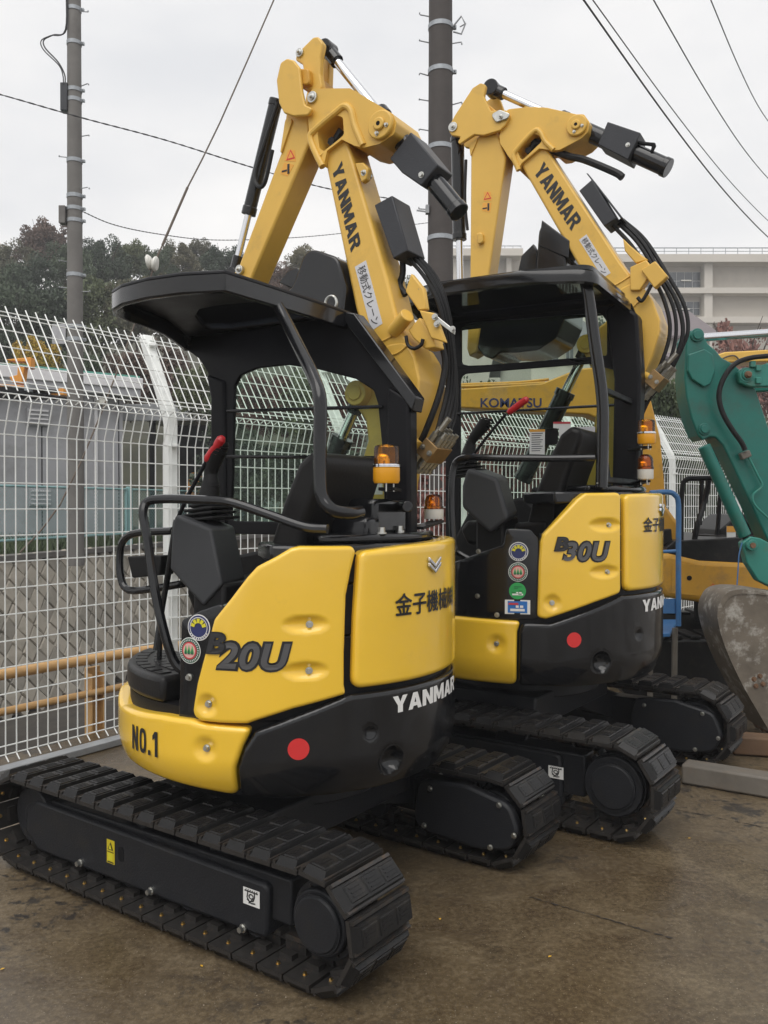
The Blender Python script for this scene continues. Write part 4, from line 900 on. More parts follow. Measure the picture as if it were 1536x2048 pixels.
# ================================================================ far excavator
def canopy_far(root, c):
    zt = 2.68
    out = fillet([(-.56, .56), (-.2, .60), (.30, .60), (.52, .5), (.60, .2), (.60, -.27), (-.56, -.27)], .10, 5)
    mb = MB(); n = len(out); cx, cy = .02, .15
    vs = []
    for s, z in ((.93, zt), (.985, zt - .012), (1, zt - .035), (1, zt - .07), (.95, zt - .075), (.93, zt - .05)):
        vs += [(cx + (x - cx) * s, cy + (y - cy) * s, z - .035 * ((x - cx) / .6) ** 2) for x, y in out]
    fs = [(i * n + k, i * n + (k + 1) % n, (i + 1) * n + (k + 1) % n, (i + 1) * n + k) for i in range(5) for k in range(n)]
    mb.add(vs, fs)
    hole = fillet([(.46, .35), (.46, -.18), (-.36, -.18), (-.36, .35)], .06)
    o1 = [(cx + (x - cx) * .95, cy + (y - cy) * .95) for x, y in out]
    ring(mb, o1, hole, zt - .03, zt - .008, 'uv')
    rf_ = mb.build('canopy_roof', 'black_gloss', root, smooth=45)
    mb = MB(); mb.prism(hole, zt - .022, zt - .018, 'uv'); mb.build('skylight', 'smoked_pane', rf_, smooth=0)
    outer = [(.60, 1.55), (.60, 2.4), (.58, 2.63), (-.55, 2.63), (-.60, 2.5), (-.62, 2.2), (-.61, 1.55)]
    win1 = fillet([(.496,2.604),(.496,2.373),(.448,2.356),(-.34,2.32),(-.415,2.343),(-.414,2.539),(-.381,2.592),(-.273,2.599),(.419,2.619)], .03)
    mid = 2.329
    up = [(.60, mid + .02), (.60, 2.4), (.58, 2.63), (-.55, 2.63), (-.60, 2.5), (-.62, 2.2), (-.615, mid + .02)]
    mb = MB(); ring(mb, up, win1, -.252, -.226, 'uz'); sf = mb.build('side_frame', 'black_steel', root, bevel=.012, seg=3)
    mb = MB(); mb.prism(win1, -.242, -.238, 'uz'); mb.build('side_window', 'clear_pane', sf, smooth=0)
    lo = [(.60, 1.20), (.60, mid + .02), (-.615, mid + .02), (-.61, 1.2)]
    win2 = fillet([(.50, 1.30), (.50, mid - .02), (-.46, mid - .02), (-.46, 1.30)], .05)
    mb = MB(); ring(mb, lo, win2, -.250, -.228, 'uz'); mb.build('side_frame', 'black_steel', root, bevel=.010, seg=3)
    mb = MB(); mb.prism(win2, -.242, -.238, 'uz'); mb.build('side_window', 'clear_pane', sf, smooth=0)
    mb = MB(); mb.cyl((.52, -.205, 2.06), (-.50, -.205, 2.06), .008, n=10); mb.build('guard_bar', 'black_gloss', sf)
    mb = MB(); mb.prism([(-.46, 1.56), (-.60, 1.56), (-.62, 2.2), (-.60, 2.55), (-.50, 2.64), (-.42, 2.60), (-.47, 2.2)], -.29, -.16, 'uz'); mb.build('rear_post', 'black_steel', sf, bevel=.018, seg=3)
    mb = MB(); mb.tube([(-.481,.45,2.622),(-.501,.45,2.515),(-.532,.45,2.289),(-.567,.45,2.039),(-.572,.45,1.866),(-.566,.45,1.582)], .030, 12, 5); mb.build('rear_pillar', 'black_gloss', root)
    mb = MB(); mb.bar((-.56, .45, 2.07), (-.56, -.2, 2.07), .03, .03); mb.bar((-.57, .45, 1.62), (-.57, -.2, 1.62), .05, .03); mb.prism([(.45, 1.57), (.25, 1.57), (.42, 1.9)], -.57, -.56, 'vz'); mb.build('pillar_brace', 'black_steel', root, bevel=.005)
    for P_, mt in (([(.041,1.944),(-.054,1.94),(-.052,1.792),(.041,1.797)], 'white_print'), ([(-.06,1.94),(-.134,1.938),(-.132,1.849),(-.06,1.851)], 'shed_dark'), ([(-.104,1.982),(-.209,1.978),(-.207,1.846),(-.14,1.849),(-.138,1.942),(-.104,1.946)], 'white_print'), ([(-.215,1.947),(-.352,1.943),(-.35,1.891),(-.216,1.896)], 'label_grey')):
        mb = MB(); mb.prism(P_, -.212, -.210, 'uz'); mb.build('window_label', mt, sf, smooth=0)
    mb = MB(); mb.prism([(.041,1.944),(-.054,1.94),(-.054,1.926),(.041,1.929)], -.2095, -.2085, 'uz'); mb.build('label_band', 'orange_sticker', sf, smooth=0)
    mb = MB(); mb.prism([(-.104,1.982),(-.209,1.978),(-.209,1.966),(-.104,1.971)], -.2095, -.2085, 'uz'); mb.build('label_band', 'emblem_red', sf, smooth=0)
    lab = [(.032,1.918),(-.045,1.915),(.032,1.803)]
    mb = MB()
    for k in range(9):
        z = lab[0][1] + (lab[2][1] - lab[0][1]) * k / 9; mb.box(((lab[0][0] + lab[1][0]) / 2 + .004 * (k % 3), -.2088, z), (abs(lab[0][0] - lab[1][0]) * (.9 - .1 * (k % 3)), .0006, .004))
    mb.build('label_print', 'guard_grey', sf, smooth=0)

ZC = (860, 150, .3255)
M2 = dict(
 label='second mini excavator lettered B30U, yellow and black, standing behind the nearest one', pos=(.80, 4.97), th=61, tht=55, r=.76, g=.67, gr=.64, cc=1.62, Ro=.235, wd=.32, ns=38, zbot=.60, taper=.05,
 core=.6, zfl=.93, ztop=1.55, tv=.745,
 tframe=[(.92, .33), (-.55, .33), (-.56, .11), (.90, .10), (1.0, .2)],
 tbolts=[(-.46, .115), (.1, .115)], ticon=[(-.49,.272),(-.566,.215)],
 side=[(114.84,.949),(117.928,.94),(137.2,1.018),(148.948,1.058),(148.879,1.321),(148.818,1.557),(132.987,1.554),(129.635,1.524),(116.784,1.352),(115.882,1.313),(115.352,1.204)],
 sdents=[(*(141.468,1.397), .095, .032, .017), (*(141.07,1.168), .085, .030, .017), (*(120.296,1.02), .042, .042, .015)],
 hood=[(151.2, 1.55), (151.6, 1.3), (151.8, 1.062), (180, 1.062), (238, 1.062), (238, 1.56), (200, 1.56), (165, 1.555)],
 cw=[(109.237,.921),(108.155,.875),(107.821,.604)] + [(130, .600), (180, .600), (240, .600), (240, 1.045), (180, 1.045), (150, 1.045)] + [(137.206,.991),(119.392,.918),(117.203,.92)],
 cdents=[(*(159.1,.843), .03, .03, .012)],
 skirt=[(30, .93), (84, .936)] + [(108.693,.928),(107.429,.877),(107.093,.608)] + [(84, .612), (30, .612)],
 kdents=[(*(99.707,.814), .045, .045, .016)],
 inner=[(80, .92), (115.5, .935), (116.4, 1.2), (115.6, 1.33), (112.5, 1.375), (103, 1.38), (102, 1.30), (80, 1.2)],
 holes=[(*(159.1,.843), .026), (*(139.619,.724), .055)],
 bolts=[(*(143.517,1.397), .743), (*(142.878,1.165), .743), (*(120.296,1.02),.747), (*(99.707,.814), .746), (*(99.588,.953), .73), (*(91.717,1.042), .73), (*(92.114,1.264), .73)],
 dot=(*(128.39,.839), .037),
 emblems=[('blue', *(107.838,1.267), .047), ('trees', *(107.659,1.167), .047), ('green', *(107.479,1.074), .041), ('label', *(107.488,.995), .041)],
 model=(*(123.593,), *(143.534,), *(1.216,), *(1.325,)), modeldz=-.004,
 modelb=(*(120.625,), *(126.216,), *(1.27,), *(1.342,)), model_no='30U',
 owner=(*(161.65,), 199, *(1.357,), *(1.431,)),
 maker=(*(161.09,), 202, *(.951,), *(1.013,), .0), chev=(181, 1.475, .052),
 dbolts=[(-.56, -.2, 1.60), (-.56, .40, 1.60), (-.56, .46, 1.60)], seat=(-.22, .14, 1.36),
 cv=(.33, .56), con0=[(.112,1.688),(-.059,1.633),(-.122,1.424),(-.02,1.346),(.084,1.43),(.142,1.482),(.141,1.594)],
 con1=[(.115,1.7),(-.026,1.647),(-.089,1.451),(-.018,1.366),(.09,1.442),(.149,1.497),(.147,1.607)],
 joy=(.16, .44, 1.655), joyt=-.10,
 lever=[(.147,.5,1.707),(.09,.5,1.771),(-.008,.5,1.885),(-.083,.5,1.965)], grip=[(-.094,.5,1.969),(-.202,.5,2.04)],
 rails=[('hand_rail', [(-.087,.66,1.164),(-.014,.68,1.198),(.087,.7,1.249),(.12,.7,1.292),(.143,.68,1.52),(.144,.66,1.662),(.123,.65,1.721),(.058,.64,1.737),(-.089,.6,1.733),(-.325,.52,1.728),(-.536,.46,1.728)], .018)],
 bv=(-.335, -.515),
 boom=[(.146,3.576),(-.003,3.671),(-.463,2.899),(-.541,2.786),(-.62,2.685),(-.675,2.577),(-.687,2.485),(-.643,2.336),(-.559,2.154),(-.531,1.955),(-.464,1.639),(-.435,1.407),(-.288,1.406),(-.243,1.642),(-.302,1.935),(-.36,2.225),(-.28,2.319),(-.241,2.41),(-.262,2.491),(-.33,2.534),(-.389,2.572),(-.345,2.723),(-.249,2.852)],
 knee=[(-.446,2.74),(-.56,2.783),(-.645,2.66),(-.686,2.542),(-.681,2.458),(-.64,2.334),(-.565,2.154),(-.526,1.955),(-.448,1.929),(-.433,2.394)],
 welds=[[(-.409,-.334,2.759),(-.475,-.334,2.788),(-.535,-.334,2.821)], [(-.463,-.329,2.564),(-.542,-.329,2.636),(-.604,-.329,2.686)]],
 kneepin=((-.274,2.437), 0),
 hv=(-.312, -.55),
 head=[(.276,3.768),(.228,3.922),(.134,3.911),(.041,3.896),(-.03,3.875),(-.209,3.797),(-.253,3.788),(-.287,3.733),(-.277,3.678),(-.239,3.648),(-.111,3.607),(-.071,3.61),(-.02,3.663),(.133,3.571),(.149,3.534),(.217,3.631),(.271,3.722)],
 opening=[(.165,3.651),(.134,3.684),(.046,3.74),(.01,3.718),(-.002,3.679),(.136,3.581)],
 rim=[(.149,3.534),(.181,3.624),(.154,3.669),(.051,3.751),(.01,3.733),(-.02,3.673),(-.071,3.614)],
 boss=(-.214,3.725),
 plates=[('bucket_link_plate', [(.613,3.875),(.568,3.947),(.446,4.092),(.392,4.112),(.354,4.091),(.37,4.025),(.326,3.925),(.22,3.907),(.199,3.867),(.23,3.815),(.262,3.792),(.369,3.784),(.435,3.802),(.534,3.761),(.546,3.779),(.523,3.805),(.59,3.829)], -.29, -.32, 'boom_yellow'),
         ('bucket_link_plate', [(.613,3.875),(.568,3.947),(.446,4.092),(.392,4.112),(.348,4.09),(.316,4.002),(.262,3.921),(.209,3.904),(.209,3.84),(.262,3.792),(.369,3.784),(.435,3.802),(.534,3.761),(.523,3.805),(.59,3.829)], -.50, -.53, 'boom_yellow'),
         ('link_spacer', [(.419,4.032),(.343,3.974),(.289,3.922),(.31,3.827),(.419,3.849)], -.32, -.50, 'old_yellow'),
         ('lock_plate', [(.319,3.896),(.26,3.913),(.192,3.874),(.207,3.847),(.282,3.838)], -.275, -.29, 'zinc'),
         ('arm_stiffener', [(.483,3.759),(.417,3.801),(.466,3.704),(.474,3.686)], -.325, -.335, 'boom_yellow'),
         ('arm_lug', [(.425,3.197),(.387,3.191),(.381,3.13),(.419,3.12)], -.31, -.34, 'boom_yellow')],
 washers=[((.577,3.877), -.285, .030), ((.251,3.866), -.272, .014)],
 av=(-.335, -.48), arm=[(.476,3.761),(.421,3.811),(.301,3.811),(.242,3.639),(.354,2.928),(.431,2.457),(.486,2.431),(.503,2.484),(.481,2.945),(.476,3.669)],
 armlab=[[(.388,3.394),(.335,3.385),(.339,3.443),(.384,3.451)], [(.398,3.334),(.344,3.315),(.335,3.375),(.393,3.384)]],
 rams=[('bucket_cylinder', (*(.596,-.4,3.856),), (*(.574,-.4,2.811),), .62, .042, .022),
       ('arm_cylinder', (*(-.711,-.42,3.423),), (*(.364,-.42,4.121),), .58, .052, .026),
       ('boom_cylinder', (*(.154,-.4,1.649),), (*(-.256,-.4,2.443),), .66, .055, .028)],
 btext=[(.063,3.512),(-.173,3.121),(-.003,3.568)], klabel=[(-.219,3.062),(-.264,3.089),(-.407,2.843),(-.361,2.82)],
 guards=[('cylinder_guard', [(-.383,3.73),(-.574,3.625),(-.501,3.485),(-.326,3.609)], -.345, -.51, 'guard_grey'),
         ('boom_lamp_guard', [(-.215,3.358),(-.293,3.411),(-.436,3.159),(-.365,3.123)], -.345, -.51, 'guard_grey'),
         ('lamp_guard_plate', [(-.256,3.455),(-.266,3.453),(-.47,3.158),(-.46,3.155)], -.35, -.53, 'guard_grey'),
         ('knee_bracket', [(-.589,2.828),(-.668,2.868),(-.737,2.774),(-.664,2.713),(-.629,2.767)], -.29, -.34, 'boom_yellow'),
         ('knee_box', [(-.524,2.857),(-.614,2.886),(-.654,2.824),(-.58,2.717),(-.524,2.723)], -.31, -.38, 'boom_yellow'),
         ('hose_bracket', [(-.475,3.036),(-.516,2.989),(-.582,2.923),(-.618,2.893),(-.547,2.882),(-.486,2.962)], -.34, -.37, 'boom_yellow'),
         ('bucket_guard_link', [(-.548,3.594),(-.649,3.564),(-.653,3.545),(-.635,3.511),(-.621,3.514),(-.63,3.549),(-.548,3.575)], -.37, -.39, 'black_steel')],
 gbolts=[((-.501,3.57), -.345)],
 hoses=[([(-.395,-.42,3.147),(-.503,-.42,3.014),(-.614,-.41,2.837),(-.695,-.4,2.667),(-.729,-.4,2.493),(-.688,-.4,2.325),(-.618,-.4,2.187)], .012),
        ([(-.419,-.44,3.164),(-.536,-.44,3.029),(-.644,-.43,2.838),(-.739,-.42,2.638),(-.758,-.42,2.465),(-.715,-.42,2.297),(-.648,-.42,2.201)], .011),
        ([(-.429,-.46,3.183),(-.56,-.46,3.031),(-.662,-.45,2.84),(-.754,-.44,2.669),(-.793,-.44,2.493),(-.755,-.44,2.34),(-.694,-.44,2.244)], .013),
        ([(-.439,-.48,3.187),(-.57,-.48,3.049),(-.701,-.47,2.825),(-.795,-.46,2.64),(-.817,-.46,2.494),(-.779,-.46,2.384),(-.732,-.46,2.287)], .012),
        ([(-.678,-.38,2.18),(-.611,-.38,2.098),(-.552,-.38,1.957),(-.516,-.38,1.814)], .016),
        ([(-.569,-.3,2.675),(-.591,-.3,2.653),(-.616,-.3,2.684),(-.646,-.3,2.737)], .011),
        ([(.101,-.38,3.733),(-.125,-.36,3.59),(-.247,-.36,3.537),(-.424,-.36,3.431),(-.467,-.36,3.394)], .022),
        ([(.519,-.36,3.684),(.526,-.36,3.432),(.508,-.36,3.239)], .010)],
 mtube=[(-.543,-.33,2.263),(-.644,-.28,2.21)], mani=((-.667,-.34,2.199), (-.68, 0, .73), 0), ms=1.15,
 bucket=[(.028,3.222),(-.142,3.085),(-.136,2.851),(-.133,2.61),(-.078,2.498),(.036,2.435),(.171,2.431),(.287,2.441),(.327,2.4),(.388,2.427),(.456,2.512),(.473,2.641),(.354,2.66),(.139,2.638),(.049,2.92)], kv=(-.34, -.72),
 bteeth=[([(.176,2.911),(.15,3.027),(.072,3.09),(.046,3.042),(.056,2.866)], -.36, -.40), ([(.009,3.216),(-.163,3.066),(-.158,2.96),(-.083,3.0),(.031,3.065)], -.33, -.73)],
 beacons=[((-.70, .066, 1.815), .047, .128, 'tall'), ((-.70, .088, 1.63), .041, .130, 'dome')],
 brackets=[((-.70, .066, 1.80), (-.58, -.15, 1.80), .06), ((-.70, .088, 1.62), (-.56, -.1, 1.60), .06)],
 canopy=canopy_far)
excavator(M1)
excavator(M2)
# ================================================================ ground
def concrete_mat():
    m = bpy.data.materials.new('wet_concrete'); m.use_nodes = True; MATS['wet_concrete'] = m
    t = m.node_tree; p = t.nodes['Principled BSDF']; l = t.links.new
    tcn = N(t, 'ShaderNodeTexCoord')
    def noise(sc, det=6, ro=.6, dist=0.):
        n = N(t, 'ShaderNodeTexNoise'); n.inputs['Scale'].default_value = sc; n.inputs['Detail'].default_value = det; n.inputs['Roughness'].default_value = ro; n.inputs['Distortion'].default_value = dist
        l(tcn.outputs['Object'], n.inputs['Vector']); return n.outputs['Fac']
    def ramp(f, a, b, lo=0., hi=1.):
        r = N(t, 'ShaderNodeMapRange'); r.inputs[1].default_value = a; r.inputs[2].default_value = b; r.inputs[3].default_value = lo; r.inputs[4].default_value = hi; l(f, r.inputs[0]); return r.outputs[0]
    def mix(f, a, b, bl='MIX'):
        x = N(t, 'ShaderNodeMix', data_type='RGBA', blend_type=bl); l(f, x.inputs[0])
        for i, c in ((6, a), (7, b)):
            if isinstance(c, tuple): x.inputs[i].default_value = (*c, 1)
            else: l(c, x.inputs[i])
        return x.outputs[2]
    big = noise(.8, 7, .6, .3); mid = noise(4.0, 8, .65, .5); fine = noise(45, 6, .75); grit = noise(130, 3, .6); stain = noise(2.0, 9, .7, 1.0)
    c = mix(ramp(big, .34, .66), (.072, .050, .025), (.132, .099, .057))
    c = mix(ramp(mid, .50, .68, 0, .75), c, (.180, .138, .083))
    c = mix(ramp(mid, .46, .32, 0, .65), c, (.048, .031, .018))
    c = mix(ramp(fine, .42, .66, .0, .60), c, (.040, .027, .017))
    c = mix(ramp(fine, .50, .30, .0, .40), c, (.21, .165, .115))
    c = mix(ramp(grit, .60, .74, 0, .6), c, (.26, .215, .16))
    spk = N(t, 'ShaderNodeTexVoronoi'); spk.inputs['Scale'].default_value = 55; spk.inputs['Randomness'].default_value = 1.0; l(tcn.outputs['Object'], spk.inputs['Vector'])
    c = mix(ramp(spk.outputs['Distance'], .12, .05, 0, .7), c, (.34, .29, .22))
    zone = ramp(noise(.75, 3, .5, .2), .48, .60)
    st2 = noise(6.5, 7, .65, .8); st3 = noise(17, 4, .6, .3)
    def mul(a, b): q = N(t, 'ShaderNodeMath', operation='MULTIPLY'); l(a, q.inputs[0]); l(b, q.inputs[1]); return q.outputs[0]
    c = mix(ramp(stain, .60, .70, 0, .65), c, (.030, .023, .017))
    c = mix(mul(zone, ramp(st2, .55, .63, 0, .85)), c, (.024, .021, .019))
    c = mix(mul(zone, ramp(st3, .57, .64, 0, .85)), c, (.020, .018, .017))
    l(c, p.inputs['Base Color'])
    wet = noise(.75, 5, .55, .6)
    l(ramp(wet, .42, .58, .13, .48), p.inputs['Roughness'])
    b = N(t, 'ShaderNodeBump'); b.inputs['Strength'].default_value = .35; b.inputs['Distance'].default_value = .004; l(fine, b.inputs['Height'])
    b2 = N(t, 'ShaderNodeBump'); b2.inputs['Strength'].default_value = .25; b2.inputs['Distance'].default_value = .02; l(mid, b2.inputs['Height']); l(b.outputs[0], b2.inputs['Normal'])
    l(b2.outputs[0], p.inputs['Normal'])
concrete_mat()
FL = [(-4.30, 1.83), (-2.865, 3.89), (-1.43, 5.95), (-.315, 7.19), (.80, 8.43), (2.3, 9.92), (3.83, 11.4), (5.3, 12.85), (6.8, 14.3)]
def off(P, d):
    """polyline moved sideways; positive d = away from the yard"""
    out = []
    for i, (x, y) in enumerate(P):
        a = P[max(i - 1, 0)]; b = P[min(i + 1, len(P) - 1)]; l = math.hypot(b[0] - a[0], b[1] - a[1]); out.append((x - (b[1] - a[1]) / l * d, y + (b[0] - a[0]) / l * d))
    return out
edge = off(FL, .22)
mb = MB(); mb.prism([(-4.8, -12)] + edge + [(30, 14.5), (30, -12)], -.25, 0, 'uv'); yard = tag(mb.build('yard_ground', 'wet_concrete', smooth=0), kind='structure')
mb = MB(); mb.add([(-92, -14, -2.05), (92, -14, -2.05), (92, 94, -2.05), (-92, 94, -2.05)], [(0, 1, 2, 3)]); tag(mb.build('ground', 'soil', smooth=0), kind='structure')
e1 = off(FL, .23); e2 = off(FL, 1.9); mb = MB(); n = len(FL)
mb.add([(x, y, -.18) for x, y in e1] + [(x, y, -.24) for x, y in e2] + [(x, y, -2.0) for x, y in e2], [(i, i + 1, n + i + 1, n + i) for i in range(n - 1)] + [(n + i, n + i + 1, 2 * n + i + 1, 2 * n + i) for i in range(n - 1)])
mat('verge_soil', (.032, .027, .021), .95, var=.4, vs=6, bump=.8, bs=20)
tag(mb.build('road_verge', 'verge_soil', smooth=0), kind='structure')
mat('joint_filler', (.022, .016, .011), .8, var=.4, vs=30)
# slab joints: narrow worn strips of dark filler
def joint(a, b, wd, seed):
    rn = random.Random(seed); a, b = Vector(a), Vector(b); d = b - a; nrm = Vector((-d.y, d.x)).normalized(); k = 40; vs = []
    for i in range(k + 1):
        p = a + d * i / k + nrm * rn.uniform(-.004, .004); w1 = wd * rn.uniform(-.1, 1.3)
        vs += [(p.x + nrm.x * w1, p.y + nrm.y * w1, .003), (p.x - nrm.x * w1, p.y - nrm.y * w1, .003)]
    mb = MB(); mb.add(vs, [(2 * i, 2 * i + 1, 2 * i + 3, 2 * i + 2) for i in range(k)]); mb.build('slab_joint', 'joint_filler', yard, smooth=0)
g = [(.557,3.299),(.995,2.983),(1.407,4.26),(2.05,3.809)]
joint(g[0], g[1], .0045, 1); joint(g[2], g[3], .003, 2)
# ================================================================ white mesh fence
fence = thing('mesh_fence', 'white welded wire mesh fence with bent top running behind the excavators', 'fence', (*FL[2], 0))
fx, fy = FL[2]
def fpt(i, t, nrm_, z):
    a, b = FL[i], FL[i + 1]; l = math.hypot(b[0] - a[0], b[1] - a[1]); nx, ny = -(b[1] - a[1]) / l, (b[0] - a[0]) / l
    return Vector((a[0] + (b[0] - a[0]) * t + nx * nrm_ - fx, a[1] + (b[1] - a[1]) * t + ny * nrm_ - fy, z))
def wires(mb, P, r):
    """square-section wire along points"""
    for a, b in zip(P, P[1:]): mb.cyl(a, b, r, n=5, cap=False)
LOW = [(-.03, .04), (0, .07), (0, 1.90), (-.055, 2.085), (-.03, 2.125), (.01, 2.105)]
UP = [(-.02, 2.155), (.30, 2.665)]
for i in range(len(FL) - 1):
    L = math.hypot(FL[i + 1][0] - FL[i][0], FL[i + 1][1] - FL[i][1]); m = int(L / .068)
    lo = MB(); up = MB()
    for k in range(m + 1):
        t = (k + .5) / (m + 1)
        wires(lo, [fpt(i, t, a, z) for a, z in LOW], .0042)
        wires(up, [fpt(i, t, UP[0][0] + (UP[1][0] - UP[0][0]) * s, UP[0][1] + (UP[1][1] - UP[0][1]) * s) for s in (-.02, 1.06)], .0042)
    for z, nn in [(.075, .006), (.125, .006)] + [(.27 + .15 * q, .006) for q in range(11)] + [(1.895, .006), (1.97, -.015), (2.085, -.05), (2.125, -.03)]:
        lo.cyl(fpt(i, .0, nn, z), fpt(i, 1., nn, z), .0042, n=5, cap=False)
    for s in (.03, .09, .30, .52, .74, .93, .985):
        a, z = UP[0][0] + (UP[1][0] - UP[0][0]) * s, UP[0][1] + (UP[1][1] - UP[0][1]) * s
        up.cyl(fpt(i, 0., a + .006, z), fpt(i, 1., a + .006, z), .0042, n=5, cap=False)
    tag(lo.build('lower_wire_panel', 'fence_white', fence, norm=False), kind='stuff'); tag(up.build('upper_wire_panel', 'fence_white', fence, norm=False), kind='stuff')
for i in range(len(FL) - 1):
    prof = [(.02, -.2), (.02, 2.06), (.045, 2.16), (.33, 2.70), (.385, 2.67), (.10, 2.10), (.085, 2.04), (.085, -.2)]
    mb = MB(); vs = []
    a, b = FL[i], FL[i + 1]; l = math.hypot(b[0] - a[0], b[1] - a[1]); tx, ty = (b[0] - a[0]) / l, (b[1] - a[1]) / l
    for s in (-.038, .038): vs += [fpt(i, 0, q, z) + Vector((tx * s, ty * s, 0)) for q, z in prof]
    k = len(prof); mb.add(vs, [list(range(k)), list(range(2 * k - 1, k - 1, -1))] + [(j, (j + 1) % k, k + (j + 1) % k, k + j) for j in range(k)])
    po = mb.build('fence_post', 'fence_white', fence, bevel=.008)
    for z, nn in ((.3, .0), (1.05, .0), (1.9, .0), (2.62, .25)):
        mb = MB(); mb.box(fpt(i, 0, nn + .01, z), (.05, .05, .022)); mb.build('wire_clip', 'fence_white', po, bevel=.004)
# steel kerb channel under the fence
k1, k2 = off(FL, -.16), off(FL, -.07); n = len(FL)
kerb = thing('kerb_channel', 'grey galvanised steel channel along the foot of the mesh fence', 'kerb', (0, 0, 0))
for i in range(3):
    mb = MB(); q = [k1[i], k1[i + 1], k2[i + 1], k2[i]]; mb.prism(q, .004, .045, 'uv'); mb.build('channel', 'galv', kerb, bevel=.004)
# ochre guard rail on the verge
gr = thing('guard_rail', 'ochre two-pipe guard rail beyond the mesh fence', 'guard rail', (0, 0, 0))
g1 = off(FL, .62)
for z, r_ in ((.405, .036), (.165, .026)):
    mb = MB(); mb.tube([(x, y, z) for x, y in g1[:4]], r_, 14, 1); mb.build('rail_pipe', 'rail_ochre', gr)
for i in range(0, 3):
    for t in (.12, .92):
        x = g1[i][0] + (g1[i + 1][0] - g1[i][0]) * t; y = g1[i][1] + (g1[i + 1][1] - g1[i][1]) * t
        ang = math.atan2(FL[i + 1][1] - FL[i][1], FL[i + 1][0] - FL[i][0])
        mb = MB(); Mz = Matrix.Rotation(ang, 3, 'Z')
        mb.box(Vector((x, y, .05)) + Mz @ Vector((0, .055, 0)), (.115, .03, .58), Mz); mb.box(Vector((x, y, .05)) + Mz @ Vector((-.05, .03, 0)), (.012, .08, .5), Mz); mb.box(Vector((x, y, .05)) + Mz @ Vector((.05, .03, 0)), (.012, .08, .5), Mz)
        mb.build('rail_post', 'rail_ochre', gr, bevel=.006)
# ================================================================ stone retaining wall and what stands on it
W0 = Vector((-6.19, 14.0)); WD = Vector((.265, .964)).normalized(); WN = Vector((WD.y, -WD.x))   # WN points to the yard
ZT, ZB = .52, -2.0
wall = thing('retaining_wall', 'stone retaining wall of diamond-set blocks beyond the fence', 'wall', (W0.x, W0.y, ZB))
def wpt(t, h, n_=0.):
    """t along, h above the foot; the face leans back"""
    lean = .22 * h; q = WD * t - WN * (lean - n_); return Vector((q.x, q.y, h))
mb = MB(); H = ZT - ZB
vs = [wpt(-4, 0, -.03), wpt(30, 0, -.03), wpt(30, H, -.03), wpt(-4, H, -.03), wpt(-4, 0, -3), wpt(30, 0, -3), wpt(30, H, -3), wpt(-4, H, -3)]
mb.add(vs, [(0, 1, 2, 3), (4, 7, 6, 5), (3, 2, 6, 7), (0, 3, 7, 4), (1, 5, 6, 2)]); mb.build('wall_core', 'mortar' if 'mortar' in MATS else 'soil', wall)
mat('wall_stone', (.44, .40, .335), .85, var=.3, vs=3, bump=.7, bs=14, dust=(.22, .21, .175), ds=3, dlo=.45, dhi=.75)
mat('wall_stone_dark', (.32, .295, .25), .85, var=.3, vs=3, bump=.7, bs=14, dust=(.16, .155, .13), ds=3, dlo=.45, dhi=.75)
var_ = []
for k in range(6):
    rn = random.Random(50 + k); s = .2125; P = []
    for a in range(4):
        ang = a * math.pi / 2; rr = s * rn.uniform(.94, 1.0); P.append((rr * math.cos(ang), rr * math.sin(ang)))
    base = [(x, y, -.06) for x, y in P]; midr = [(x * .985, y * .985, .004) for x, y in P]; top = [(x * .88 + rn.uniform(-.012, .012), y * .88 + rn.uniform(-.012, .012), .022 + rn.uniform(-.008, .010)) for x, y in P]
    mb = MB(); mb.add(base + midr + top, [(8, 9, 10, 11)] + [(i + 4 * j, (i + 1) % 4 + 4 * j, (i + 1) % 4 + 4 * j + 4, i + 4 * j + 4) for j in (0, 1) for i in range(4)])
    var_.append(mb.mesh('wall_stone' if k % 3 else 'wall_stone_dark', smooth=0))
ex = Vector((WD.x, WD.y, 0)); ez = Vector((-WN.x * .22, -WN.y * .22, 1)).normalized(); en = ex.cross(ez)
Rm = Matrix((ex, ez, en)).transposed().to_4x4()
row = 0; h = .1
rn = random.Random(3)
while h < H - .05:
    t = -2.4 + (.21 if row % 2 else 0)
    while t < 6.9:
        o = link('stone', rn.choice(var_), wall); p = wpt(t + rn.uniform(-.01, .01), h + rn.uniform(-.008, .008))
        o.matrix_local = Matrix.Translation(p) @ Rm @ Matrix.Rotation(rn.choice((0, 1, 2, 3)) * math.pi / 2 + rn.uniform(-.05, .05), 4, 'Z'); t += .425
    row += 1; h += .2125
mb = MB(); vs = [wpt(-4, H, .06), wpt(30, H, .06), wpt(30, H, -.30), wpt(-4, H, -.30)]
mb.add(vs + [v + Vector((0, 0, .09)) for v in vs], [(0, 1, 2, 3), (4, 5, 6, 7), (0, 1, 5, 4), (1, 2, 6, 5), (2, 3, 7, 6), (3, 0, 4, 7)]); mb.build('wall_coping', 'concrete_pole', wall)
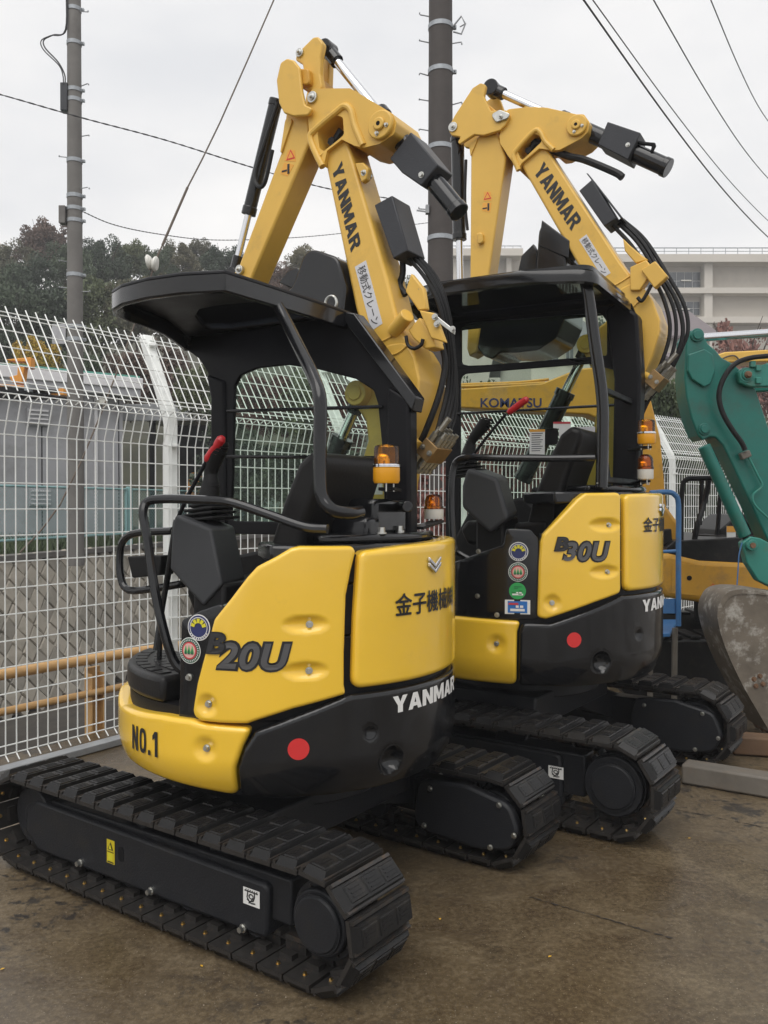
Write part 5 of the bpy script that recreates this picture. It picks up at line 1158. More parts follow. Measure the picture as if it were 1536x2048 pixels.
# terrace behind the wall
mb = MB(); A = W0 + WD * -8 - WN * .5; B = W0 + WD * 34 - WN * .5
mb.add([(A.x, A.y, ZT + .02), (B.x, B.y, ZT + .02), (B.x - WN.x * 40, B.y - WN.y * 40, 1.2), (A.x - WN.x * 40, A.y - WN.y * 40, 1.2)], [(0, 1, 2, 3)]); tag(mb.build('grass_terrace', 'grass', smooth=0), kind='structure')
rg = np.random.default_rng(4); vs = []; fs = []
for k in range(9000):
    t = rg.uniform(-3, 14); d = rg.uniform(-4.5, -.9); p = W0 + WD * t + WN * d; z = ZT + .02 + (-d - .5) * .017; hh = rg.uniform(.08, .32); a = rg.uniform(0, 6.28); wd = .018; lx, ly = rg.normal(0, .08, 2)
    i = len(vs); vs += [(p.x - wd * math.cos(a), p.y - wd * math.sin(a), z), (p.x + wd * math.cos(a), p.y + wd * math.sin(a), z), (p.x + lx, p.y + ly, z + hh)]; fs.append((i, i + 1, i + 2))
mb = MB(); mb.add(vs, fs); tag(mb.build('long_grass', 'leaf_green', smooth=0, norm=False), 'unmown green grass on the terrace above the stone wall', 'grass', kind='stuff')
# pale blue chain-link fence on the wall
cf = thing('chain_link_fence', 'low pale blue chain-link fence standing on top of the stone wall', 'fence', (W0.x, W0.y, ZT))
def cpt(t, z): q = WD * t - WN * .75; return Vector((q.x, q.y, z))
for z in (.34, 1.30):
    for t0, t1 in ((-3.4, .34), (.62, 4.9), (5.1, 9.4), (9.6, 14)):
        mb = MB(); mb.cyl(cpt(t0, z), cpt(t1, z), .022, n=8); mb.build('frame_rail', 'cyan_paint', cf)
for t in (.34, .62, 4.9, 5.1, 9.4, 9.6):
    mb = MB(); mb.bar(cpt(t, .08), cpt(t, 1.33), .05, .05); mb.build('frame_upright', 'cyan_paint', cf)
for t in (.48, 5.0, 9.5):
    mb = MB(); mb.bar(cpt(t, 0), cpt(t, 1.36), .09, .09); mb.build('post', 'cyan_paint', cf)
mb = MB(); s_ = -3.4
while s_ < 14:
    for d in (1, -1):
        a, b = (s_, s_ + .96) if d > 0 else (s_ + .96, s_)
        if b < 14 and a < 14: mb.cyl(cpt(a, .34), cpt(b, 1.30), .0032, n=3, cap=False)
    s_ += .075
tag(mb.build('chain_link_mesh', 'cyan_paint', cf, norm=False), kind='stuff')
# ================================================================ grey shed with white eaves
shed = thing('grey_shed', 'grey flat-walled shed with white eaves behind the chain-link fence', 'building', (0, 0, 0))
sa, sb = Vector((-9.62576651935216,1.5897469338251748)[:1] + (19.5,)), Vector((-6.607, 22.0)); sd = (sb - sa).normalized(); sn = Vector((sd.y, -sd.x))
def sbox(name, t0, t1, n0, n1, z0, z1, mt, par=None, bev=0.):
    P = [sa + sd * t + sn * q for t, q in ((t0, n0), (t1, n0), (t1, n1), (t0, n1))]; mb = MB(); mb.prism([(p.x, p.y) for p in P], z0, z1, 'uv'); return mb.build(name, mt, par or shed, bevel=bev)
SL = (sb - sa).length
sbox('wall', 0, SL, -4, 0, .5, 4.25, 'shed_wall')
sbox('eaves_board', -.5, SL + .35, -4.4, .45, 4.38, 4.66, 'shed_roof', bev=.02); sbox('soffit', -.5, SL + .3, -4.3, .40, 4.20, 4.375, 'shed_wall'); sbox('roof_sheet', -.6, SL + .3, -4.5, .35, 4.665, 4.72, 'roof_green')
for t in (.9, 1.9, 2.9, 3.8): sbox('wall_joint', t, t + .025, -.01, .006, .6, 4.2, 'shed_dark')
for t, z in ((1.55, 3.35), (1.6, 1.45)):
    v = sbox('louvre_box', t, t + .5, .0, .10, z, z + .42, 'shed_wall', bev=.01)
    for k in range(4): sbox('slat', t + .03, t + .47, .10, .16, z + .04 + k * .1, z + .075 + k * .1, 'shed_roof', v)
sbox('downpipe', SL - .75, SL - .68, .01, .08, .6, 4.2, 'shed_roof')
sbox('flood_lamp', SL - .72, SL - .5, .05, .3, 3.95, 4.15, 'tin_lamp', bev=.04)
# dark carport beside the shed
cp = thing('dark_carport', 'dark open carport to the right of the grey shed', 'building', (0, 0, 0))
def cbox(name, x0, x1, y0, y1, z0, z1, mt): mb = MB(); mb.prism([(x0, y0), (x1, y0), (x1, y1), (x0, y1)], z0, z1, 'uv'); mb.build(name, mt, cp, bevel=.01)
cbox('back_wall', -6.6, -4.3, 27.6, 27.8, .4, 4.0, 'shed_dark'); cbox('roof', -7.2, -4.2, 23.6, 28, 4.0, 4.2, 'shed_wall'); cbox('fascia', -7.2, -4.2, 23.5, 23.6, 3.75, 4.2, 'galv')
for x in (-6.4, -4.4): cbox('pillar', x, x + .15, 23.7, 23.85, .4, 4.0, 'shed_dark')
cr_ = thing('orange_plant', 'small orange machine parked inside the dark carport', 'machine', (-5.0, 25.5, .6))
mb = MB(); mb.prism(fillet([(-.8, 1.0), (.7, 1.0), (.8, 1.7), (.3, 1.95), (-.6, 1.8)], .1), -.4, .4, 'uz'); mb.build('body', 'crane_orange', cr_, bevel=.04)
mb = MB(); mb.box((0, 0, .65), (1.5, .7, .7)); mb.build('chassis', 'shed_dark', cr_, bevel=.05)
for x in (-.5, .5): mb = MB(); mb.cyl((x, -.42, .3), (x, -.25, .3), .3, n=20); mb.build('wheel', 'rubber', cr_)
# orange hoist frame on the shed's eaves
oh = thing('orange_hoist_frame', 'orange steel hoist frame fixed at the left end of the shed eaves', 'hoist', (0, 0, 0))
Yh = 18.4
for nm, P in (('top_arm', [(-7.978,4.539),(-7.427,4.59),(-7.417,4.363),(-7.499,4.349),(-7.505,4.492),(-7.861,4.508)]), ('upright', [(-7.709,4.387),(-7.562,4.41),(-7.617,4.024),(-7.727,4.036)]), ('diagonal', [(-7.885,4.176),(-7.698,4.223),(-7.699,4.036),(-7.816,4.048)])):
    mb = MB(); mb.prism(P, Yh - .1, Yh + .12, 'uz'); mb.build(nm, 'crane_orange', oh, bevel=.015)
for nm, P, mt in (('base_beam', [(-8.726,4.078),(-7.534,3.985),(-7.534,3.944),(-8.726,4.009)], 'crane_orange'), ('base_beam', [(-7.453,3.916),(-6.805,3.893),(-6.805,3.789),(-7.454,3.847)], 'crane_orange'), ('end_plate', [(-6.779,3.903),(-6.671,3.907),(-6.657,3.765),(-6.768,3.769)], 'crane_orange'), ('joint_box', [(-7.492,4.052),(-7.384,4.029),(-7.378,3.845),(-7.493,3.857)], 'band_steel'), ('eaves_shade_bracket', [(-8.918,4.028),(-6.813,3.894),(-6.837,3.804),(-8.919,3.851)], 'shed_dark')):  # black bracket bar also stands in for the dark shadow under the eaves
    mb = MB(); mb.prism(P, (18.1 if 'plate' in nm or 'joint' in nm else 18.3), 18.6 if nm != 'eaves_shade_bracket' else 19.4, 'uz'); mb.build(nm, mt, oh, bevel=.012)
# ================================================================ poles, wires
def pole(label, x, y, r0, r1, z0, z1, mt, bands, steps, seed):
    P = thing('utility_pole', label, 'utility pole', (x, y, z0)); rn = random.Random(seed); H_ = z1 - z0
    mb = MB(); mb.lathe([(r0 + (r1 - r0) * k / 12, H_ * k / 12) for k in range(13)], (0, 0, 0), 28); mb.build('pole_shaft', mt, P, smooth=60)
    for z in bands:
        rr = r0 + (r1 - r0) * (z - z0) / H_; mb = MB(); mb.lathe([(rr + .001, -.035), (rr + .010, -.033), (rr + .010, .033), (rr + .001, .035)], (0, 0, z - z0), 28); b = mb.build('pole_band', 'band_steel', P)
        mb = MB(); mb.box((rr + .03, 0, z - z0), (.06, .05, .05)); mb.cyl((rr + .03, -.06, z - z0), (rr + .03, .06, z - z0), .011, n=8); mb.build('band_clamp', 'band_steel', b, bevel=.004)
    for z, s in steps:
        rr = r0 + (r1 - r0) * (z - z0) / H_; mb = MB(); mb.cyl((s * (rr - .02), rn.uniform(-.05, .05), z - z0), (s * (rr + .13), rn.uniform(-.08, .02), z - z0 + .01), .009, n=8); mb.cyl((s * (rr + .13), -.02, z - z0 + .01), (s * (rr + .145), -.02, z - z0 + .012), .016, n=8); mb.build('step_bolt', 'galv', P)
    return P
lx = -5.499
Zl = lambda y_: 1.5 + (1008 - y_) / 1738 * 15.5
P1 = pole('grey concrete utility pole rising behind the mesh fence at far left', lx, 15.5, .150, .115, .4, 11.2, 'concrete_pole', [Zl(q) for q in (25, 92, 185, 205, 325, 395, 420, 444, 552, 655, 680)], [(Zl(q), s) for q, s in ((30, 1), (175, 1), (276, 1), (317, -1), (381, 1), (480, 1), (525, -1), (577, -1), (585, 1), (690, 1))], 1)
for (x0, y0, x1, y1), nm in (((124, 175, 138, 230), 'cable_box'), ((120, 417, 133, 452), 'cable_box'), ((103, 650, 131, 690), 'number_plate')):
    a = Vector(((x0 - 768) / 1738 * 15.4 - lx, -.1, Zl(y1) - .4)); b = Vector(((x1 - 768) / 1738 * 15.4 - lx, -.0, Zl(y0) - .4))
    mb = MB(); mb.box((a + b) / 2, (b.x - a.x, .16 if nm == 'cable_box' else .02, b.z - a.z)); mb.build(nm, 'guard_grey' if y0 < 200 else 'concrete_pole' if nm == 'cable_box' else 'shed_wall', P1, bevel=.01)
mb = MB(); mb.tube([((x - 768) / 1738 * 15.4 - lx, -.12, Zl(y_) - .4) for x, y_ in ((138, -30), (137, 70), (110, 82), (92, 92), (95, 108), (120, 135), (133, 160), (134, 180))], .012, 6, 6); mb.build('drop_cable', 'cable', P1)
mb = MB(); mb.tube([((x - 768) / 1738 * 15.4 - lx, -.13, Zl(y_) - .4) for x, y_ in ((136, -30), (135, 72), (105, 84), (87, 94), (92, 112), (122, 142), (130, 162), (131, 180))], .010, 6, 6); mb.build('drop_cable', 'cable', P1)
rx = .842
Zr = lambda y_: 1.5 + (1008 - y_) / 1738 * 13.0
P2 = pole('thick dark brown utility pole between the two excavator booms', rx, 13.0, .21, .168, -.2, 10.5, 'dark_pole', [Zr(q) for q in (60, 148, 300, 480)], [(Zr(q), s) for q, s in ((35, -1), (95, 1), (88, -1), (155, -1), (205, -1), (213, 1), (265, -1), (420, -1))], 2)
mb = MB(); mb.tube([(.18, -.05, Zr(62) + .2), (.30, -.1, Zr(45) + .2), (.36, -.1, Zr(60) + .2), (.28, -.1, Zr(66) + .2), (.36, -.1, Zr(60) + .2), (.30, -.1, Zr(80) + .2), (.19, -.05, Zr(72) + .2)], .014, 8, 0); mb.build('wire_hanger', 'galv', P2)
mb = MB(); mb.box((-.2, -.08, Zr(425) + .2), (.05, .1, .12)); mb.bar((-.2, -.1, Zr(430) + .2), (-.36, -.1, Zr(427) + .2), .02, .02); mb.build('bracket', 'galv', P2)
def wire(name, label, pts, r_, mt='cable', twist=0., cat='cable', sm=10):
    mb = MB(); P = catmull(pts, sm)
    if twist:
        for s in (0, math.pi):
            Q = []
            L = 0
            for i in range(len(P) - 1):
                d = (P[i + 1] - P[i]).length; k = max(1, int(d / (twist / 6)))
                for j in range(k): q = P[i].lerp(P[i + 1], j / k); Q.append(q + Vector((0, math.cos((L + d * j / k) / twist * math.tau + s) * r_ * .8, math.sin((L + d * j / k) / twist * math.tau + s) * r_ * .8)))
                L += d
            mb.tube(Q, r_ * .75, 5, 0)
    else: mb.tube(P, r_, 6, 0)
    return tag(mb.build(name, mt), label, cat)
wire('overhead_cable', 'twisted black cable crossing the sky past the left pole to the near boom', [(-6.877,14.5,8.419),(-6.511,14.8,8.444),(-5.287,15.3,8.268),(-4.017,16,8.176),(-2.563,17,8.059),(-1.166,18,8.013),(.349,19,8.125)], .010, twist=.35)
wire('overhead_cable', 'lower thin cable sagging above the trees from the left pole', [(-5.459,15.4,6.729),(-5.247,17,6.941),(-4.774,19,7.364),(-4.072,21,7.861),(-2.745,23,8.507),(-1.262,25,9.259),(1.425,27,10.22)], .008, twist=.3)
for (a, b, lb, r_) in (((1160, -2, 14), (1560, 500, 30), 'leftmost of the wires slanting down the right sky', .016), ((1178, -2, 14), (1570, 475, 30), 'second of the wires slanting down the right sky, close beside the leftmost', .010), ((1300, -2, 14), (1560, 385, 28), 'third of the wires slanting down the right sky', .011), ((1415, -2, 14), (1560, 275, 26), 'rightmost of the wires slanting down the right sky', .010)):
    def w3(x, y_, Y): return ((x - 768) / 1738 * Y, Y, 1.5 + (1008 - y_) / 1738 * Y)
    p, q = Vector(w3(*a)), Vector(w3(*b)); d = q - p
    wire('overhead_wire', lb, [p + d * t + Vector((0, 0, -.35 * math.sin(t * math.pi))) for t in (-.25, 0, .25, .5, .75, 1, 1.3)], r_)
gw = thing('guy_wire', 'rusty guy wire with white ball insulator slanting behind the near canopy', 'guy wire', (0, 0, 0))
pts = [(-1.669,13.5,9.364),(-2.406,12.8,7.096),(-2.794,12.4,6.001),(-3.076,12.1,5.096),(-3.168,12.0,4.792),(-3.265,11.9,4.355),(-3.624,11.2,2.71),(-3.952,10.6,1.488),(-4.275,10.2,.93)]
mb = MB(); mb.tube(pts[:3], .012, 6, 2); mb.build('upper_strand', 'guy_steel', gw)
mb = MB(); mb.tube(pts[2:4], .019, 6, 2); mb.build('sleeve', 'guy_steel', gw)
mb = MB(); mb.tube(pts[3:], .011, 6, 2); mb.build('lower_strand', 'guy_steel', gw)
bc = Vector((-3.195,12.0,4.819))
for s in (-1, 1):
    mb = MB(); mb.lathe([(.016, -.04), (.07, -.038), (.10, -.012), (.104, .01), (.085, .03), (.025, .042)], bc + Vector((s * .042, 0, -s * .012)), 24, Matrix.Rotation(s * R(100), 3, 'Y')); mb.build('insulator_shell', 'porcelain', gw)
# ================================================================ trees
def crown_mesh(seed, n, leaf, clumps=26, flat=1.):
    rg = np.random.default_rng(seed)
    u = rg.normal(size=(clumps, 3)); u /= np.linalg.norm(u, axis=1)[:, None]; u *= rg.uniform(.35, .95, (clumps, 1)) ; u[:, 2] = u[:, 2] * .95 + .02
    cr_ = rg.uniform(.14, .30, clumps)
    idx = rg.integers(0, clumps, n); d = rg.normal(size=(n, 3)); d /= np.linalg.norm(d, axis=1)[:, None]
    P = u[idx] + d * (cr_[idx] * rg.uniform(.55, 1.08, n))[:, None]
    a = rg.normal(size=(n, 3)); a /= np.linalg.norm(a, axis=1)[:, None]; b = np.cross(a, rg.normal(size=(n, 3))); b /= np.linalg.norm(b, axis=1)[:, None]
    s = leaf * rg.uniform(.6, 1.3, (n, 1))
    V_ = np.stack([P - a * s, P + b * s * .55, P + a * s, P - b * s * .55], 1).reshape(-1, 3)
    me = bpy.data.meshes.new('crown'); me.vertices.add(len(V_)); me.vertices.foreach_set('co', V_.ravel().astype(np.float32))
    me.loops.add(4 * n); me.loops.foreach_set('vertex_index', np.arange(4 * n, dtype=np.int32)); me.polygons.add(n)
    me.polygons.foreach_set('loop_start', np.arange(0, 4 * n, 4, dtype=np.int32)); me.polygons.foreach_set('loop_total', np.full(n, 4, dtype=np.int32))
    me.materials.append(MATS['leaf_dark']); me.update(calc_edges=True); return me
CRN = [crown_mesh(11 + k, 15000, .040, 46 + 8 * k) for k in range(4)]
CRS = [crown_mesh(31 + k, 2600, .055, 22) for k in range(2)]
def branch_mesh(seed, nb=9):
    rn = random.Random(seed); mb = MB()
    mb.tube([(0, 0, 0), (.03, .02, .35), (-.02, .03, .7), (.02, 0, 1.05), (0, 0, 1.45)], .035, 8, 4)
    for k in range(nb):
        a = k * 2.4 + rn.uniform(-.4, .4); z = .55 + .8 * k / nb; l = rn.uniform(.4, .75)
        p0 = Vector((0, 0, z)); p1 = p0 + Vector((math.cos(a) * l * .5, math.sin(a) * l * .5, .18)); p2 = p0 + Vector((math.cos(a) * l, math.sin(a) * l, .42 + rn.uniform(0, .2)))
        mb.tube([p0, p1, p2], .014, 6, 4)
        for q in range(2):
            a2 = a + rn.uniform(-1, 1); mb.tube([p1, p1.lerp(p2, .5) + Vector((0, 0, .05)), p2 + Vector((math.cos(a2) * .2, math.sin(a2) * .2, rn.uniform(0, .25)))], .007, 5, 3)
    return mb.mesh('bark')
BR = [branch_mesh(k) for k in range(3)]
tn = [0]
def tree(label, x, y, zb_, zt_, rad, leaf, group=None, name='tree', sparse=False, squash=.5, cat='tree'):
    """crown between zb_+40% and zt_"""
    k = tn[0]; tn[0] += 1
    T_ = thing(name, label, cat, (x, y, zb_), k * 1.7, group); H_ = zt_ - zb_
    ch = H_ * (.70 if name == 'tree' else .95)
    o = link('crown', (CRS[k % 2] if sparse else CRN[k % 4]), T_); o.scale = (rad, rad, ch / 2); o.location = (0, 0, H_ - ch / 2)
    o.material_slots[0].link = 'OBJECT'; o.material_slots[0].material = MATS[leaf]
    t = link('trunk', BR[k % 3], T_); t.scale = (rad * .8, rad * .8, H_ * (.46 if name == 'tree' else .3))
    return T_
# wooded hill
def hillz(x, y): return 1.0 + max(0, y - 30) * .30 * max(0., min(1., (14 - x) / 22)) + .6 * math.sin(x * .5) * math.cos(y * .3)
nx, ny = 60, 30; vs = []; fs = []
for j in range(ny):
    for i in range(nx): x = -70 + 100 * i / (nx - 1); y = 27 + 58 * j / (ny - 1); vs.append((x, y, hillz(x, y) if j else -2))
for j in range(ny - 1):
    for i in range(nx - 1): fs.append((j * nx + i, j * nx + i + 1, (j + 1) * nx + i + 1, (j + 1) * nx + i))
mb = MB(); mb.add(vs, fs); mat('hill_floor', (.045, .045, .024), .95, var=.4, vs=.8, bump=.8, bs=3); tag(mb.build('hill', 'hill_floor', smooth=80), kind='structure')
def hx(px, Y): return (px - 768) / 1738 * Y
def hz_(py, Y): return 1.5 + (1008 - py) / 1738 * Y
for px, top, Y, rpx, leaf, lab in (
    (-30, 470, 46, 70, 'leaf_olive', 'olive tree at the far left edge of the wooded hill'),
    (15, 478, 44, 52, 'leaf_olive', 'brownish green tree beside the left image edge on the hill'),
    (92, 432, 50, 56, 'leaf_red', 'tallest reddish brown tree on the hill just left of the concrete pole'),
    (62, 505, 40, 68, 'leaf_dark', 'dark green tree in front of the reddish one on the hill'),
    (140, 480, 43, 54, 'leaf_dark', 'dark tree directly behind the concrete pole'),
    (206, 468, 45, 56, 'leaf_dark', 'dark evergreen just right of the concrete pole'),
    (262, 474, 47, 44, 'leaf_mid', 'mid green tree between the concrete pole and the guy wire'),
    (318, 492, 46, 40, 'leaf_dark', 'dark tree behind the ball insulator'),
    (352, 478, 48, 46, 'leaf_olive', 'olive feathery tree right of the ball insulator'),
    (402, 474, 50, 34, 'leaf_olive', 'slim olive tree above the near canopy roof'),
    (447, 483, 46, 46, 'leaf_dark', 'dark tree above the near canopy roof, left of the arm'),
    (505, 500, 48, 40, 'leaf_mid', 'green tree behind the near excavator arm'),
    (560, 522, 47, 40, 'leaf_red', 'russet tree in the gap between arm and boom'),
    (612, 486, 47, 44, 'leaf_olive', 'olive green tree in the gap between arm and boom'),
    (672, 508, 46, 44, 'leaf_mid', 'green tree behind the lettered near boom'),
    (740, 520, 46, 46, 'leaf_olive', 'olive tree to the right of the near boom'),
    (800, 548, 46, 40, 'leaf_mid', 'low green tree just left of the dark brown pole'),
    (20, 555, 34, 84, 'leaf_dark', 'dark lower tree at the left edge above the orange hoist'),
    (110, 555, 35, 78, 'leaf_dark', 'dark lower tree behind the number plate of the concrete pole'),
    (205, 545, 34, 74, 'leaf_mid', 'green lower tree right of the concrete pole above the shed'),
    (275, 550, 34, 66, 'leaf_olive', 'brownish lower tree just under the left tip of the near canopy'),
    (345, 545, 36, 64, 'leaf_olive', 'olive lower tree beside the bent fence post'),
    (420, 550, 36, 64, 'leaf_red', 'russet lower tree seen past the front post of the near canopy'),
    (500, 580, 36, 60, 'leaf_dark', 'dark lower tree under the skylight of the near canopy'),
    (590, 575, 36, 64, 'leaf_mid', 'green lower tree behind the near canopy roof'),
    (690, 580, 36, 64, 'leaf_dark', 'dark lower tree behind the foot of the near boom')):
    Yz = hillz(hx(px, Y), Y); zt = hz_(top, Y); rad = rpx / 1738 * Y
    tree(lab, hx(px, Y), Y, max(Yz, zt - rad * 3.4), zt, rad, leaf, 'trees on the wooded hill')
for px, top, Y, rpx, leaf, lab in (
    (75, 665, 24.5, 55, 'leaf_yellow', 'yellow-leaved shrub behind the orange hoist'),
    (165, 690, 25, 50, 'leaf_dark', 'dark shrub behind the white eaves at the concrete pole'),
    (262, 690, 25, 60, 'leaf_red', 'dull red shrub behind the right end of the shed'),
    (330, 680, 25, 62, 'leaf_red', 'red and brown shrub behind the bent fence post'),
    (395, 720, 22, 56, 'leaf_mid', 'green shrub beside the front post of the near canopy'),
    (470, 735, 20, 62, 'leaf_dark', 'dark shrub behind the near side window, leftmost there'),
    (540, 735, 18, 66, 'leaf_crimson', 'red-leaved shrub seen through the near side window'),
    (610, 745, 18, 66, 'leaf_mid', 'green shrub seen through the near side window'),
    (690, 745, 17, 70, 'leaf_crimson', 'red-leaved shrub behind the boom cylinder of the near excavator'),
    (480, 850, 22, 100, 'leaf_dark', 'dark low bush behind the near joystick'),
    (620, 860, 20, 110, 'leaf_dark', 'dark low bush behind the near seat'),
    (905, 800, 13, 75, 'leaf_crimson', 'red-leaved shrub behind the fence at the left of the far side window'),
    (1005, 815, 14, 75, 'leaf_crimson', 'reddish shrub behind the fence below the yellow lettered boom'),
    (960, 748, 17, 50, 'leaf_green', 'bright green shrub above the yellow lettered boom'),
    (1040, 742, 17, 56, 'leaf_green', 'leafy green shrub above the lettering of the yellow boom'),
    (1110, 790, 15, 70, 'leaf_green', 'green shrub behind the boom cylinder of the far excavator'),
    (1200, 830, 15, 80, 'leaf_dark', 'dark shrub behind the seat of the far excavator'),
    (1300, 735, 16, 62, 'leaf_green', 'dark green bush right of the far hose manifold'),
    (1358, 720, 16.5, 70, 'leaf_green', 'dark green bush beside the teal arm'),
    (1430, 800, 19, 70, 'leaf_dark', 'dark hedge bush behind the teal arm'),
    (1500, 820, 20, 70, 'leaf_dark', 'dark hedge bush at the right image edge')):
    zt = hz_(top, Y); rad = rpx / 1738 * Y
    g0 = max(-2.05, zt - 3.4) if px > 700 else .8
    if px > 700: rad *= 1.45
    tree(lab, hx(px, Y), Y, max(g0, zt - rad * 2.6) if px < 700 else g0, zt, rad, leaf, 'shrubs beyond the fence', name='shrub', cat='shrub')
tree('large red maple with thin crown in front of the school at right', hx(1478, 32), 32, 1.5, hz_(604, 32), 1.55, 'leaf_maple', sparse=True)
tree('smaller red maple at the right image edge in front of the school', hx(1548, 34), 34, 1.5, hz_(618, 34), 1.5, 'leaf_maple', sparse=True)
tree('low bare russet tree between the teal rod and the school', hx(1440, 30), 30, 1.0, hz_(655, 30), 1.1, 'leaf_maple', sparse=True)
tree('rounded green tree seen through the far side window beside a house', hx(1122, 45), 45, 2, hz_(622, 45), 1.6, 'leaf_mid')
tree('second rounded green tree seen through the far side window', hx(1178, 46), 46, 2, hz_(632, 46), 1.5, 'leaf_dark')
# ================================================================ school and houses
YS = 75.
school = thing('school_building', 'long beige three-storey school with roof railing at right', 'building', (0, 0, 0), 0)
def bxs(par, name, x0, y0, x1, y1, d0, d1, mt, bev=0., Y=YS):
    a = (x0 - 768) / 1738 * Y; b = (x1 - 768) / 1738 * Y; z1 = hz_(y0, Y); z0 = hz_(y1, Y)
    mb = MB(); mb.prism([(a, z0), (b, z0), (b, z1), (a, z1)], Y - d0, Y - d1, 'uz'); return mb.build(name, mt, par, bevel=bev)
bxs(school, 'wall', 1130, 530, 1720, 900, 0, -12, 'school_wall')
bxs(school, 'roof_parapet', 1120, 520, 1740, 535, 1.6, -12.3, 'school_band'); bxs(school, 'floor_band', 1125, 583, 1730, 594, 1.2, -.1, 'school_band'); bxs(school, 'floor_band', 1125, 640, 1730, 652, 1.2, -.1, 'school_band')
for x in (1205, 1399, 1600): 
    for y0, y1 in ((535, 583), (594, 640), (652, 720)): bxs(school, 'pilaster', x, y0, x + 16, y1, 1.0, -.1, 'school_band')
def window(par, x0, y0, x1, y1, nx_, ny_, Y=YS):
    wv = bxs(par, 'window', x0, y0, x1, y1, .12, -.05, 'win_frame', Y=Y)
    gx = (x1 - x0) / nx_; gy = (y1 - y0) / ny_
    for i in range(nx_):
        for j in range(ny_): bxs(wv, 'pane', x0 + i * gx + .6, y0 + j * gy + .6, x0 + (i + 1) * gx - .6, y0 + (j + 1) * gy - .6, .15, .08, 'win_glass', Y=Y)
window(school, 1335, 546, 1398, 582, 4, 2); window(school, 1345, 605, 1397, 632, 4, 2); window(school, 1225, 546, 1300, 582, 5, 2); window(school, 1225, 605, 1300, 632, 5, 2)
for x0, y0, x1 in ((1359, 562.5, 1379), (1360, 619, 1376)): bxs(school, 'ceiling_lamp', x0, y0, x1, y0 + 2.2, .3, .2, 'tin_lamp')
for k in range(26): x = 1125 + k * 24; bxs(school, 'railing_post', x, 506, x + .9, 520, 1.3, 1.25, 'band_steel')
bxs(school, 'railing_bar', 1120, 505, 1740, 506.6, 1.3, 1.2, 'band_steel'); bxs(school, 'railing_bar', 1120, 512, 1740, 512.8, 1.3, 1.2, 'band_steel')
bxs(school, 'rooftop_panel', 1532, 500, 1560, 519, 3, 2, 'band_steel')
wing = thing('school_wing', 'beige school wing seen between the dark pole and the far arm', 'building', (0, 0, 0))
bxs(wing, 'wall', 895, 530, 1118, 900, 0, -10, 'school_wall', Y=82); bxs(wing, 'roof_parapet', 890, 508, 1040, 522, 1.6, -10, 'school_band', Y=82); bxs(wing, 'roof_parapet', 1040, 538, 1119, 548, 1.4, -10, 'school_band', Y=82)
for x in (905, 955, 1010): bxs(wing, 'pilaster', x, 522, x + 10, 640, .8, -.1, 'school_band', Y=82)
bxs(wing, 'upper_wall', 893, 521.5, 1042, 531, -.1, -9, 'school_wall', Y=82); bxs(wing, 'railing_bar', 892, 500, 1038, 501.2, 1.2, 1.1, 'band_steel', Y=82); bxs(wing, 'railing_bar', 1042, 529, 1120, 530.2, 1.2, 1.1, 'band_steel', Y=82)
for k in range(10): bxs(wing, 'railing_post', 893 + k * 16, 501, 893.8 + k * 16, 508, 1.2, 1.15, 'band_steel', Y=82)
def house(label, x0, x1, ye, yr, yb, Y, dep, roof, wins, ridge=.5):
    h_ = thing('house', label, 'house', (0, 0, 0))
    a, b = hx(x0, Y), hx(x1, Y); ze, zr, z0 = hz_(ye, Y), hz_(yr, Y + dep * .5), hz_(yb, Y)
    mb = MB(); mb.prism([(Y, z0), (Y + dep, z0), (Y + dep, ze), (Y + dep * .5, zr - .1), (Y, ze)], a, b, 'vz'); mb.build('wall', 'house_wall', h_)
    ov = .5; sl = (zr - ze) / (dep * .5)
    for s in (0, 1):
        y0_, y1_ = (Y - ov, Y + dep * .5) if s == 0 else (Y + dep + ov, Y + dep * .5)
        z_e = ze - ov * sl; mb = MB(); mb.add([(a - ov, y0_, z_e), (b + ov, y0_, z_e), (b + ov, y1_, zr), (a - ov, y1_, zr), (a - ov, y0_, z_e + .15), (b + ov, y0_, z_e + .15), (b + ov, y1_, zr + .15), (a - ov, y1_, zr + .15)], [(0, 1, 2, 3), (4, 5, 6, 7), (0, 1, 5, 4), (1, 2, 6, 5), (2, 3, 7, 6), (3, 0, 4, 7)]); mb.build('roof_slope', roof, h_)
    for w_ in wins: window(h_, *w_, 2, 1, Y=Y - .02)
    return h_
house('cream house with grey tiled roof seen through the far side window', 1062, 1180, 676, 642, 900, 34, 9, 'house_roof', [(1068, 690, 1086, 724), (1092, 692, 1115, 728), (1130, 690, 1145, 728)])
house('pale house with brownish roof in front of the school', 1330, 1418, 672, 628, 900, 46, 9, 'house_roof2', [(1352, 682, 1372, 700), (1380, 682, 1396, 700)])
house('tan house behind the teal arm at the right', 1400, 1600, 742, 712, 1000, 38, 8, 'house_roof2', [(1500, 760, 1520, 800)])
